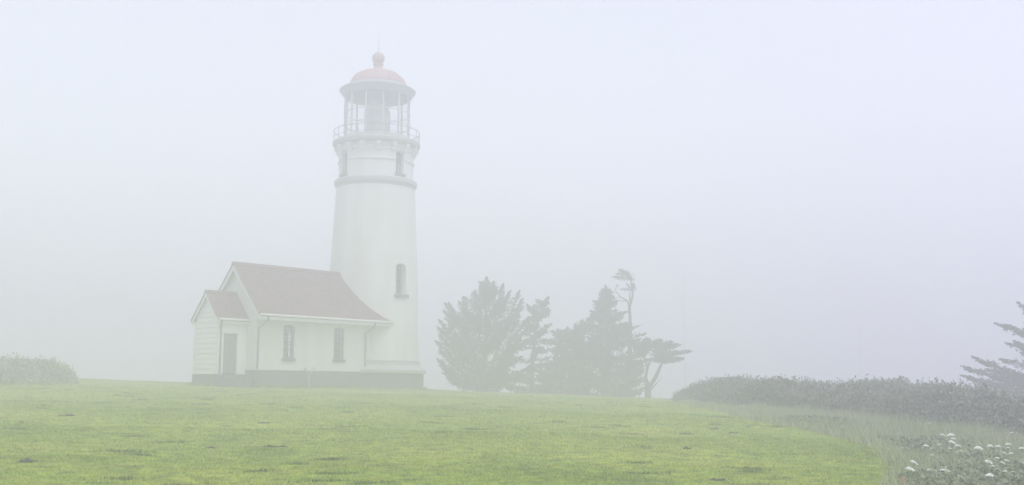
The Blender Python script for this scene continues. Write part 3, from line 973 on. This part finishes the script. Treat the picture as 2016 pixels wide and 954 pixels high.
# 5 tall bare tree with a wind-blown tuft
Y5 = 65.0
P5 = lambda x, y, d=0: tuple(pt(x, y, Y5, d))
tr5 = [([P5(1236, 782), P5(1240, 700), P5(1242, 640), P5(1240, 602), P5(1246, 580), P5(1244, 556), P5(1238, 540)], [.17, .14, .10, .085, .07, .05, .02]),
       ([P5(1240, 602), P5(1236, 590), P5(1222, 582), P5(1213, 572), P5(1210, 563)], [.06, .05, .035, .025, .012]),
       ([P5(1241, 592), P5(1240, 578), P5(1240, 570)], [.05, .035, .02]), ([P5(1236, 590), P5(1220, 590), P5(1208, 588)], [.03, .02, .01]),
       ([P5(1246, 644), P5(1258, 640), P5(1266, 635)], [.03, .02, .01])]
br5 = [([P5(1250, 549), P5(1232, 545), P5(1209, 543)], .03, .30, 240, .05), ([P5(1246, 548), P5(1236, 537), P5(1222, 529)], .03, .34, 240, .1),
       ([P5(1244, 546), P5(1232, 536), P5(1216, 537)], .02, .30, 200, .1), ([P5(1247, 566), P5(1238, 567), P5(1225, 567)], .02, .22, 110, .1),
       ([P5(1247, 572), P5(1240, 562), P5(1236, 558)], .02, .18, 70, .1), ([P5(1213, 572), P5(1214, 564), P5(1216, 560)], .01, .12, 24, .3),
       ([P5(1247, 575), P5(1250, 568), P5(1247, 555)], .02, .16, 60, .1), ([P5(1212, 576), P5(1207, 573), P5(1204, 573)], .01, .1, 20, .3), ([P5(1222, 583), P5(1212, 586), P5(1204, 588)], .01, .1, 24, .3)]
b5 = pt(1236, 780, Y5); b5[2] = float(ground(b5[0], b5[1])) - .05
grow_tree('windswept_tree', 'tall thin bare trunk topped by a single wind-blown tuft of leaves', tuple(b5), br5, tr5, TREES, 'cypress2', fsize=(.06, .14), wfac=.85, dens=1.2)

# 6 umbrella-shaped tree at the right end
Y6 = 62.0
P6 = lambda x, y, d=0: tuple(pt(x, y, Y6, d))
tr6 = [([P6(1277, 782), P6(1277, 758), P6(1272, 742), P6(1276, 720), P6(1285, 700)], [.20, .16, .11, .08, .05]),
       ([P6(1279, 760), P6(1292, 740), P6(1300, 722), P6(1306, 708), P6(1318, 696)], [.12, .11, .09, .06, .03]),
       ([P6(1280, 768), P6(1294, 752), P6(1305, 740)], [.045, .03, .012]),
       ([P6(1276, 720), P6(1266, 690), P6(1262, 670)], [.06, .05, .02])]
for k in range(7):
    y = 738 + k * 4.5
    tr6.append(([P6(1272, y + 4), P6(1263, y + 1), P6(1255 + (k % 3), y - 2)], [.03, .02, .008]))
br6 = []
for x0, y0, x1, y1, wdt, n in [(1290, 700, 1360, 688, .24, 420), (1292, 706, 1345, 704, .32, 460), (1285, 690, 1322, 672, .34, 420), (1290, 690, 1338, 676, .3, 380),
                               (1270, 690, 1300, 668, .42, 480), (1265, 690, 1275, 668, .45, 480), (1280, 696, 1340, 692, .3, 360), (1260, 690, 1250, 672, .4, 360),
                               (1285, 708, 1320, 706, .36, 360), (1270, 700, 1260, 690, .4, 300), (1262, 720, 1248, 712, .4, 260), (1300, 698, 1352, 690, .2, 260)]:
    for d in (-.7, -.2, .4):
        a, b = pt(x0, y0 + rr.uniform(-2, 2), Y6, d * .5), pt(x1 + rr.uniform(-7, 1), y1 + rr.uniform(-2, 2), Y6, d)
        mdl = (a + b) / 2; mdl[2] += .03
        br6.append(([tuple(a), tuple(mdl), tuple(b)], .025, wdt, n // 3, .1))
b6 = pt(1277, 780, Y6); b6[2] = float(ground(b6[0], b6[1])) - .05
grow_tree('windswept_tree', 'umbrella-shaped windswept tree with forked trunk at the right of the group', tuple(b6), br6, tr6, TREES)

# 7 dark tree cut by the right edge of the frame
Y7 = 40.0
ax7 = [(2090, 540), (2088, 650), (2086, 800)]
prof7 = [(545, 2070, 2110), (590, 2030, 2150), (620, 2010, 2170), (660, 1985, 2195), (690, 1975, 2200), (720, 1950, 2215), (745, 1935, 2220), (770, 1945, 2210)]
br7 = crown_branches(rr, Y7, ax7, prof7, 110, .10, 260, .30, inner=.3, depth=.8)
for px, py, bx, by in [(1964, 632, 2060, 660), (1985, 636, 2060, 655), (2008, 592, 2070, 640), (2002, 668, 2060, 690), (1917, 697, 2030, 738), (1930, 706, 2035, 735), (1897, 716, 2020, 742), (1905, 722, 2030, 748), (1900, 735, 2020, 755), (1912, 742, 2030, 760), (1918, 762, 2030, 765), (1935, 752, 2040, 755), (1950, 722, 2050, 740), (1960, 740, 2050, 750), (1975, 765, 2060, 768), (1970, 730, 2060, 745)]:
    a, b = pt(bx, by, Y7, rr.uniform(-.6, .6)), pt(px, py, Y7, rr.uniform(-.6, .6))
    mdl = (a + b) / 2; mdl[2] -= .08
    br7.append(([tuple(a), tuple(mdl), tuple(b)], .035, .24, 300, .1))
tr7 = [([tuple(pt(2086, 812, Y7)), tuple(pt(2088, 700, Y7)), tuple(pt(2090, 560, Y7))], [.22, .15, .03])]
b7 = pt(2086, 808, Y7); b7[2] = float(ground(b7[0], b7[1])) - .1
grow_tree('cypress_tree', 'dark cypress cut off by the right edge of the photo behind the shrub bank', tuple(b7), br7, tr7, None, 'cypress2', fsize=(.07, .15))

# ------------------------------------------------------------------ shrubs
def noise2(X, Y, s, seed):
    r = np.random.default_rng(seed)
    o = np.zeros_like(X)
    for k in range(7):
        a = r.uniform(0, 2 * PI); f = s * r.uniform(.6, 1.9); p = r.uniform(0, 2 * PI)
        o += np.sin((X * math.cos(a) + Y * math.sin(a)) * f + p) / 7 * 1.8
    return o

HY = [15, 18, 20, 22, 24, 27, 30, 33, 37, 41, 45, 49, 53]
HFRONT = [10.8, 10.6, 10.2, 9.6, 9.0, 8.2, 7.7, 7.3, 7.0, 7.0, 7.0, 7.15, 7.6]
HTOP = [.70, .70, .70, .70, .70, .71, .73, .79, .81, .84, .68, .36, .10]
def bank_h(X, Y):
    f = np.interp(Y, HY, HFRONT)
    ramp = np.clip((X - f) / 1.15, 0, 1); ramp = np.sqrt(1 - (1 - ramp) ** 2)
    return np.interp(Y, HY, HTOP) * ramp * (1 + .20 * noise2(X, Y, 1.6, 3) + .15 * noise2(X, Y, 4.5, 4)) + .02

def leaf_mass(name, V1, V2, mats, kind, label=None, cat=None):
    V = np.concatenate([V1[0], V2[0]]); F = np.concatenate([V1[1], V2[1] + len(V1[0])])
    me = np_mesh(name, V, F, np.concatenate([np.zeros(len(V1[1])), np.ones(len(V2[1]))]))
    return tag(link(name, me, mats), label, cat, None, kind)

# dark bank of low shrubs along the right side
n = 150000
Yb = 15 + 38 * rng.random(n)
fx = np.interp(Yb, HY, HFRONT)
Xb = fx + np.where(rng.random(n) < .55, rng.random(n) * 1.6, rng.random(n) * 9.0)
hb = bank_h(Xb, Yb)
deep = rng.random(n) ** 1.7
Cb = np.stack([Xb, Yb, ground(Xb, Yb) + hb * (1.02 - .75 * deep) + np.abs(rng.normal(size=n)) * .05 * hb], 1)
Db = rng.normal(size=(n, 3)) + np.array([0, 0, .5])
sz = rng.uniform(.05, .10, n) * (.75 + Yb / 70)
leaves1 = cards(Cb, Db, sz, sz * .6)
# upright sprigs above the bank
spC, spD, spL = [], [], []
for k in range(5200):
    y = 17 + 36 * rng.random() ** .75; f = np.interp(y, HY, HFRONT); x = f + .1 + 6 * rng.random() ** 1.6
    h = float(bank_h(np.array(x), np.array(y))); z = float(ground(x, y)) + h - .05
    H = rng.uniform(.06, .18) * (1.0 if rng.random() < .7 else 1.9)
    d = np.array([rng.normal() * .25, rng.normal() * .25, 1.0]); d /= np.linalg.norm(d)
    if h < .08: continue
    for j in range(7):
        t = (j + 1) / 7
        spC.append([x, y, z] + d * H * t + rng.normal(size=3) * .025 * (.3 + t)); spD.append(d + rng.normal(size=3) * .6); spL.append(rng.uniform(.06, .11))
spL = np.array(spL)
leaves2 = cards(np.array(spC), np.array(spD), spL, spL * .55)
bank = leaf_mass('shrub_bank', leaves1, leaves2, [M['shrub'], M['sprig']], 'stuff')

# solid core of twigs inside the bank, so that no light shines through
ys = np.arange(15, 53.1, .5); us = np.linspace(0, 9.2, 26)
U, YY = np.meshgrid(us, ys)
XX = np.interp(YY, HY, HFRONT) + U
ZZ = ground(XX, YY) + bank_h(XX, YY) * np.interp(YY, [35, 50], [.66, .35]) - .05
core = np.stack([XX, YY, ZZ], -1).reshape(-1, 3)
a, b = len(us), len(ys)
i2, j2 = np.meshgrid(np.arange(a - 1), np.arange(b - 1)); q = (j2 * a + i2).ravel()
ck = link('twigs', np_mesh('twigs', core, np.stack([q, q + 1, q + a + 1, q + a], 1)), M['shrub'], bank)
ck['kind'] = 'stuff'

def bush(name, label, cx, cy, rx, ry, h, n, leaf, size, seed, cat='bush'):
    r = np.random.default_rng(seed)
    z0 = float(ground(cx, cy)) - .05
    root = empty(name, (cx, cy, z0)); tag(root, label, cat)
    a = r.random(n) * 2 * PI; t = np.sqrt(r.random(n))
    X, Y = rx * t * np.cos(a), ry * t * np.sin(a)
    lump = 1 + .22 * noise2(X, Y, 2.6, seed) + .12 * noise2(X, Y, 7, seed + 1)
    top = h * np.sqrt(np.clip(1 - t ** 8, 0.05, 1)) * lump
    Z = ground(X + cx, Y + cy) - z0 + top * (1.0 - .8 * r.random(n) ** 1.5) + np.where(r.random(n) < .09, r.random(n) * .26, 0)
    s = r.uniform(*size, n)
    D = r.normal(size=(n, 3)) * .7 + np.array([0, 0, .8])
    V, F = cards(np.stack([X, Y, Z], 1), D, s, s * .5)
    link('foliage', np_mesh('foliage', V, F), M[leaf], root)
    sb = MB()
    for k in range(14):
        az = r.random() * 2 * PI; rr_ = r.random() * .7
        sb.tube([(rx * rr_ * .5 * math.cos(az), ry * rr_ * .5 * math.sin(az), 0), (rx * rr_ * math.cos(az), ry * rr_ * math.sin(az), h * .75)], [.025, .01], 4)
    sb.build('stems', M['bark'], root)
    return root
bush('grassy_bush', 'wide pale leafy bush at the left edge of the photo on the lawn', -22.1, 47.0, 3.6, 2.6, .88, 30000, 'shrub3', (.06, .15), 21)
bush('low_bush', 'faint low bush behind the crest left of the porch, nearly lost in fog', -29.3, 92, 2.8, 2.0, 1.5, 5000, 'shrub3', (.10, .22), 23)

# ------------------------------------------------------------------ grass
def blades(X, Y, H, Wd, lean, name, m, two=False):
    n = len(X)
    Z = ground(X, Y) - .004
    a = rng.random(n) * 2 * PI
    la = rng.random(n) * 2 * PI
    bx, by = np.cos(a) * Wd * .5, np.sin(a) * Wd * .5
    tx = X + np.cos(la) * H * lean; ty = Y + np.sin(la) * H * lean
    V = np.stack([np.stack([X - bx, Y - by, Z], 1), np.stack([X + bx, Y + by, Z], 1), np.stack([tx, ty, Z + H], 1)], 1).reshape(-1, 3)
    return np_mesh(name, V, np.arange(3 * n).reshape(n, 3))

def tuft_noise(X, Y):
    return noise2(X, Y * 1.4, 2.3, 31) + .6 * noise2(X, Y, 6.5, 32)
PX, PY = [], []
for y0, y1, dens in ((11, 16, 1500), (16, 22, 900), (22, 32, 380), (32, 45, 150), (45, 60, 60)):
    half = y1 * .50
    n = int((y1 - y0) * 2 * half * dens)
    y = y0 + (y1 - y0) * rng.random(n); x = (rng.random(n) * 2 - 1) * half
    k = x < lawn_edge(y) + rng.normal(size=n) * .09
    PX.append(x[k]); PY.append(y[k])
# longer grass left standing along the footings
def to_world(u, w): return TX - HX * ca + u * ca - w * sa, TY - HX * sa + u * sa + w * ca
uu = rng.random(5000) * 7.0 + XF; wx, wy = to_world(uu, -W - .06 - np.abs(rng.normal(size=5000)) * .09); PX.append(wx); PY.append(wy)
ww = (rng.random(2200) * 2 - 1) * (PW + .05); wx, wy = to_world(PX0 - .07 - np.abs(rng.normal(size=2200)) * .09, ww); PX.append(wx); PY.append(wy)
aa = FACE + (rng.random(3500) - .35) * 2.2; rr_ = 2.68 + np.abs(rng.normal(size=3500)) * .1; PX.append(TX + rr_ * np.cos(aa)); PY.append(TY + rr_ * np.sin(aa))
n_foot = 5000 + 2200 + 3500
X = np.concatenate(PX); Y = np.concatenate(PY); n = len(X)
far = np.clip((Y - 11) / 45, 0, 1)
t = tuft_noise(X, Y)
H = (.014 + .016 * rng.random(n) + .035 * np.clip(t - .35, 0, 1.2) * rng.random(n)) * (1 + .7 * far)
H = np.where(rng.random(n) < .006, H * 2.2, H)
H[-n_foot:] = .06 + .16 * rng.random(n_foot) ** 2
me = blades(X, Y, H, 0.006 + .014 * far + .004 * rng.random(n), .8, 'grass', M['blades'])
tag(link('grass', me, M['blades']), kind='stuff')

# coarse tufts and pale straw-coloured scraps that break up the mown turf
def scraps(count, per, hmin, hmax, m, name, long_):
    y = 11.5 + 34 * rng.random(count) ** 1.35; x = (rng.random(count) * 2 - 1) * y * .48
    k = x < lawn_edge(y) - .3; x, y = x[k], y[k]
    wl = rng.uniform(.06, long_, len(x)); an = rng.normal(size=len(x)) * .35
    u = rng.normal(size=(len(x), per)) * wl[:, None]; v = rng.normal(size=(len(x), per)) * .035
    X = (x[:, None] + u * np.cos(an)[:, None] - v * np.sin(an)[:, None]).ravel(); Y = (y[:, None] + u * np.sin(an)[:, None] + v * np.cos(an)[:, None]).ravel()
    H = rng.uniform(hmin, hmax, len(X))
    tag(link(name, blades(X, Y, H, .010 + .006 * rng.random(len(X)), .6, name, m), m), kind='stuff')
scraps(115, 130, .02, .062, M['tuft'], 'coarse_grass', .24)
scraps(240, 90, .015, .036, M['straw'], 'straw_grass', .26)

# tall weeds between lawn and bank
n = 125000
y = 11.5 + 33 * rng.random(n) ** 1.5
e = lawn_edge(y); f = np.maximum(np.interp(y, HY, HFRONT) + np.where((y > 18) & (y < 33), 1.3, .6), e + .35)
f = np.where(y < 15, 12.5, f)
x = e + (f - e) * rng.random(n) - np.abs(rng.normal(size=n)) * .07
k = np.abs(x) < y * .52
x, y, e = x[k], y[k], e[k]; n = len(x)
up = np.clip((x - e) / 1.6, .25, 1)
t = noise2(x, y, 1.5, 41)
H = (.10 + .20 * rng.random(n)) * (.55 + .45 * up) * (1 + .35 * t) * np.interp(y, [15, 20, 30, 40], [.75, 1.3, 1.6, .9])
me = blades(x, y, np.clip(H, .05, .6), .008 + .010 * rng.random(n), .45, 'weeds', M['weed'])
tag(link('weeds', me, M['weed']), kind='stuff')
# broad leaves low among the weeds
n = 42000
y = 12 + 26 * rng.random(n) ** 1.25
e = lawn_edge(y); f = np.maximum(np.interp(y, HY, HFRONT) + .4, e + .3); f = np.where(y < 15, 11, f)
x = e + .15 + (f - e) * rng.random(n)
t = noise2(x, y, 1.1, 43)
k = t > -.1; x, y = x[k], y[k]
C = np.stack([x, y, ground(x, y) + .03 + .19 * rng.random(len(x)) * (.7 + .5 * t[k])], 1)
s = rng.uniform(.03, .095, len(x))
V, F = cards(C, rng.normal(size=(len(x), 3)) + np.array([0, 0, .2]), s, s * .6)
tag(link('undergrowth', np_mesh('undergrowth', V, F), M['shrub2']), kind='stuff')

# ------------------------------------------------------------------ white flowers among the weeds
FLOWERS = [
 (9.0, 23.94, .034, 'small white flower head low on the dark bank, above the dense upright cluster'),
 (7.57, 19.56, .041, 'topmost left flat white flower head of the dense upright cluster'),
 (7.66, 19.42, .063, 'wide thin flat flower head at the top right of the dense cluster'),
 (7.41, 18.67, .039, 'white flower head directly under the wide flat one of the cluster'),
 (7.02, 17.74, .050, 'sloping white flower head in the middle of the dense cluster'),
 (6.75, 16.86, .039, 'bright round flower head at the lower right end of the dense cluster'),
 (6.59, 17.16, .024, 'tiny white flower head at the left side of the dense cluster'),
 (6.27, 16.86, .039, 'lone white flower head at the weed edge left of the dense cluster'),
 (6.47, 16.44, .023, 'tiny pale flower head at the foot of the dense cluster'),
 (5.91, 15.69, .029, 'cream flower head topping the small faded group below the cluster'),
 (5.88, 15.4, .018, 'tiny cream flower head on the right of the small faded group'),
 (5.70, 15.05, .018, 'tiny cream flower head on the left of the small faded group'),
 (5.78, 15.07, .014, 'smallest cream flower head, lowest of the small faded group'),
 (5.34, 14.81, .045, 'tilted flat white flower head just above the leftmost large dome'),
 (5.01, 14.04, .052, 'leftmost large white domed flower head beside the orange marker'),
 (5.24, 14.03, .023, 'thin white flower head between the leftmost dome and the low pair'),
 (5.42, 14.03, .033, 'larger left flower head of the close low pair'),
 (5.44, 13.91, .026, 'smaller right flower head of the close low pair'),
 (9.14, 20.34, .029, 'left flower head of the distant pair high on the right bank'),
 (9.12, 20.1, .023, 'right flower head of the distant pair high on the right bank'),
 (6.87, 16.4, .057, 'big lone white dome flower head right of the dense cluster'),
 (7.24, 16.86, .043, 'thin curved flower head next right from the big lone dome'),
 (7.35, 16.84, .039, 'white flower head second right from the big lone dome'),
 (7.68, 17.22, .044, 'tall white flower head topping the stacked pair near the right edge'),
 (7.35, 16.5, .023, 'small flower head hanging under the tall one of the stacked pair'),
 (7.04, 16.16, .015, 'tiniest white bud right of the big lone dome'),
 (7.02, 15.88, .030, 'tilted small flower head below the stacked pair'),
 (7.09, 15.83, .030, 'flat small flower head right below the stacked pair'),
 (6.67, 15.32, .029, 'pale flower head alone above the slanted pair on the right'),
 (6.52, 14.83, .028, 'lower left flower head of the slanted pair on the right'),
 (6.69, 15.07, .032, 'upper right flower head of the slanted pair on the right'),
 (7.51, 16.42, .035, 'bright flower head at the right edge of the photo, upper one'),
 (6.35, 14.88, .056, 'big lumpy white flower head below the big lone dome'),
 (6.24, 14.48, .027, 'small flower head hanging right beneath the big lumpy one'),
 (6.76, 14.78, .034, 'pale flower head at the right edge of the photo, lower one'),
 (6.15, 13.91, .029, 'left white flower head of the low trio at bottom right'),
 (6.22, 13.86, .026, 'right yellowish flower head of the low trio at bottom right'),
 (6.27, 14.08, .023, 'middle greenish flower head of the low trio at bottom right'),
 (6.03, 13.4, .025, 'lowest flower head at bottom right under the trio'),
 (5.74, 13.42, .047, 'wide arched flower head near the bottom, left of the trio'),
 (8.36, 26.83, .038, 'single white flower head on the green slope under the bank'),
 (11.21, 29.0, .041, 'white flower head high on the dark bank, far above the cluster'),
 (8.73, 36.0, .034, 'single faint flower head on the distant left part of the bank'),
]
FZ = [.23, .24, .24, .22, .22, .24, .23, .23, .23, .2, .2, .2, .2, .2, .19, .19, .19, .19, .28, .28, .24, .24, .24, .24, .25, .23, .22, .22, .2, .19, .19, .25, .19, .19, .19, .19, .19, .19, .19, .19, .23, .36, .47]
CREAM = {9, 10, 11, 12, 36, 37}
TILT = {13: (.5, .15), 4: (.45, 0), 14: (.3, 0), 26: (.6, 0), 30: (.5, 0), 29: (.5, 0), 20: (.1, 0), 38: (.35, 0)}
for i, (fx_, fy_, fr_, lab) in enumerate(FLOWERS):
    z = float(ground(fx_, fy_)); hgt = FZ[i]
    fr_ *= 1.08
    root = empty('flower', (fx_, fy_, z)); tag(root, lab, 'flower', 'white flowers among the weeds')
    r = random.Random(100 + i)
    bx_, by_ = r.uniform(-.05, .05), r.uniform(-.04, .04)
    st = MB(); st.tube([(bx_, by_, -.03), (bx_ * .6, by_ * .6, hgt * .5), (0, 0, hgt - fr_ * .35)], [.004, .0035, .003], 5)
    for k in range(7):
        a = k * 2.4
        st.tube([(0, 0, hgt - fr_ * .5), (fr_ * .6 * math.cos(a), fr_ * .6 * math.sin(a), hgt - fr_ * .05)], .0016, 3)
    st.build('stem', M['stem'], root)
    hd = MB()
    tx_, ty_ = TILT.get(i, (r.uniform(-.15, .15), 0))
    nfl = 46 if fr_ > .03 else 26
    for k in range(nfl):
        rad = math.sqrt((k + .5) / nfl); a = k * 2.39996
        px_, py_ = fr_ * rad * math.cos(a), fr_ * rad * math.sin(a)
        dome_ = .6 if fr_ > .045 else .48
        pz_ = hgt + fr_ * dome_ * (1 - rad ** 2) - fr_ * .15 - px_ * tx_ + r.uniform(-.003, .003)
        s_ = fr_ * r.uniform(.17, .27)
        hd.add([(px_ + s_, py_, pz_), (px_, py_ + s_, pz_), (px_ - s_, py_, pz_), (px_, py_ - s_, pz_), (px_, py_, pz_ + s_ * .7), (px_, py_, pz_ - s_ * .4)],
               [(0, 1, 4), (1, 2, 4), (2, 3, 4), (3, 0, 4), (1, 0, 5), (2, 1, 5), (3, 2, 5), (0, 3, 5)])
    hd.build('flower_head', M['petal2'] if i in CREAM else M['petal'], root)
    lf = MB()
    for k in range(4):
        a = r.random() * 6.28; zz = hgt * r.uniform(.2, .7)
        c_, s_ = math.cos(a), math.sin(a); l_ = r.uniform(.04, .07)
        lf.add([(0, 0, zz), (c_ * l_ * .5 - s_ * .012, s_ * l_ * .5 + c_ * .012, zz + .02), (c_ * l_, s_ * l_, zz + .01), (c_ * l_ * .5 + s_ * .012, s_ * l_ * .5 - c_ * .012, zz + .018)], [(0, 1, 2, 3)])
    lf.build('leaves', M['stem'], root)

# small orange marker at the lawn's corner
ox, oy = 4.74, 13.55
oz = float(ground(ox, oy))
om = empty('marker_cone', (ox, oy, oz)); tag(om, 'small slim orange marker poking out of the weeds at the lawn corner', 'marker')
mb = MB(); mb.lathe([(.033, .0), (.033, .03), (.028, .05), (.012, .145), (.006, .15)], 16); mb.build('cone', M['orange'], om, True)
mb = MB(); mb.box(-.045, .045, -.045, .045, -.02, .0); mb.build('foot', M['orange'], om)

# ------------------------------------------------------------------ clods, a ridge shadow and a stone on the lawn
def clod(name, label, x, y, lx, ly, h, m, rot, seed, cat='earth'):
    r = random.Random(seed)
    bm = bmesh.new()
    bmesh.ops.create_icosphere(bm, subdivisions=3, radius=1.0)
    for v in bm.verts:
        p = v.co
        k = 1 + .22 * math.sin(3.1 * p.x + seed) * math.sin(2.7 * p.y + seed * 2) + .12 * math.sin(7 * p.x + 5 * p.z + seed) + r.uniform(-.14, .14)
        hump = .6 + .22 * math.sin(5.3 * p.x + seed * 1.7) + .15 * math.sin(11 * p.x + seed)
        v.co = Vector((p.x * lx * k, p.y * ly * k, p.z * h * k * (hump if p.z > 0 else 1)))
    me = bpy.data.meshes.new(name); bm.to_mesh(me); bm.free()
    o = link(name, me, m, None, True, (x, y, float(ground(x, y)) + h * .1), rot)
    tag(o, label, cat, 'dark lumps on the lawn')
    return o
clod('stone', 'dark flat grey stone lying in the lawn near the lower left corner', -6.5, 15.0, .13, .09, .055, M['rock'], .1, 1, 'stone')
CL = [(2.95, 18.7, .075, .05, .045, 'dark slanted clod on the lawn below the umbrella-shaped tree'),
      (-3.86, 18.2, .20, .06, .035, 'long dark turf-ridge shadow on the lawn under the house front'),  # shadow of a turf ridge, shaped as a dark lump
      (-9.79, 24.45, .20, .08, .05, 'dark earth patch on the lawn below the left bush'),
      (-4.81, 17.9, .10, .06, .03, 'small dark clod just left of the long shadow strip'),
      (-5.25, 23.65, .13, .07, .035, 'faint dark clod on the lawn below the left house window'),
      (4.65, 23.25, .10, .06, .04, 'right one of the two dark clods near the shrub bank'),
      (4.5, 24.6, .10, .06, .04, 'left one of the two dark clods near the shrub bank'),
      (0.89, 50.55, .18, .09, .05, 'faint clod on the crest of the lawn below the slender tree'),
      (2.24, 37.15, .14, .08, .05, 'faint clod on the lawn below the pointed conifer'),
      (2.65, 14.3, .11, .07, .03, 'dark tufted clod at the bottom of the lawn right of centre')]
for k, (x, y, lx, ly, h, lab) in enumerate(CL):
    clod('clod_and_shade', lab, x, y, lx, ly, h, M['soil_shade'], [.3, -.1, .05, 0, .2, -.1, -.15, 0, 0, .1][k], 5 + k)
clod('stone', 'tiny pale stone on the crest of the lawn left of the porch', -15.2, 53, .12, .1, .09, M['cap'], 0, 40, 'stone')

# ------------------------------------------------------------------ far poles lost in the fog
for (x, y, z1, r_, lab) in [(20.4, 130, 14.6, .14, 'tall thin mast behind the trees, almost lost in the fog'), (44.2, 140, 9.5, .13, 'faint mast far behind the shrub bank, almost lost in the fog')]:
    z0 = float(ground(x, y))
    p = empty('mast', (x, y, z0)); tag(p, lab, 'mast', 'masts far off in the fog')
    mb = MB(); mb.tube([(0, 0, -.3), (0, 0, z1 - z0)], [r_, r_ * .7], 10); mb.build('pole', M['pole'], p, True)
    mb = MB(); mb.tube([(0, 0, z1 - z0 - .02), (0, 0, z1 - z0 + .35)], [r_ * .5, r_ * .3], 8); mb.build('finial', M['dark'], p)

# ------------------------------------------------------------------ fog
hz = MB(); hz.box(-405, 405, -65, 435, -5.6, 22.5)
haze = hz.build('haze', None)
hm = bpy.data.materials.new('haze_air'); hm.use_nodes = True
nt = hm.node_tree; nt.nodes.clear()
pv = nt.nodes.new('ShaderNodeVolumePrincipled'); ho = nt.nodes.new('ShaderNodeOutputMaterial')
pv.inputs['Color'].default_value = (0.958, 0.951, 1.0, 1)
pv.inputs['Density'].default_value = HAZE_DENSITY
pv.inputs['Density Attribute'].default_value = ''
pv.inputs['Temperature Attribute'].default_value = ''
pv.inputs['Anisotropy'].default_value = 0.2
nt.links.new(pv.outputs[0], ho.inputs['Volume'])
haze.data.materials.clear(); haze.data.materials.append(hm)
tag(haze, kind='stuff')
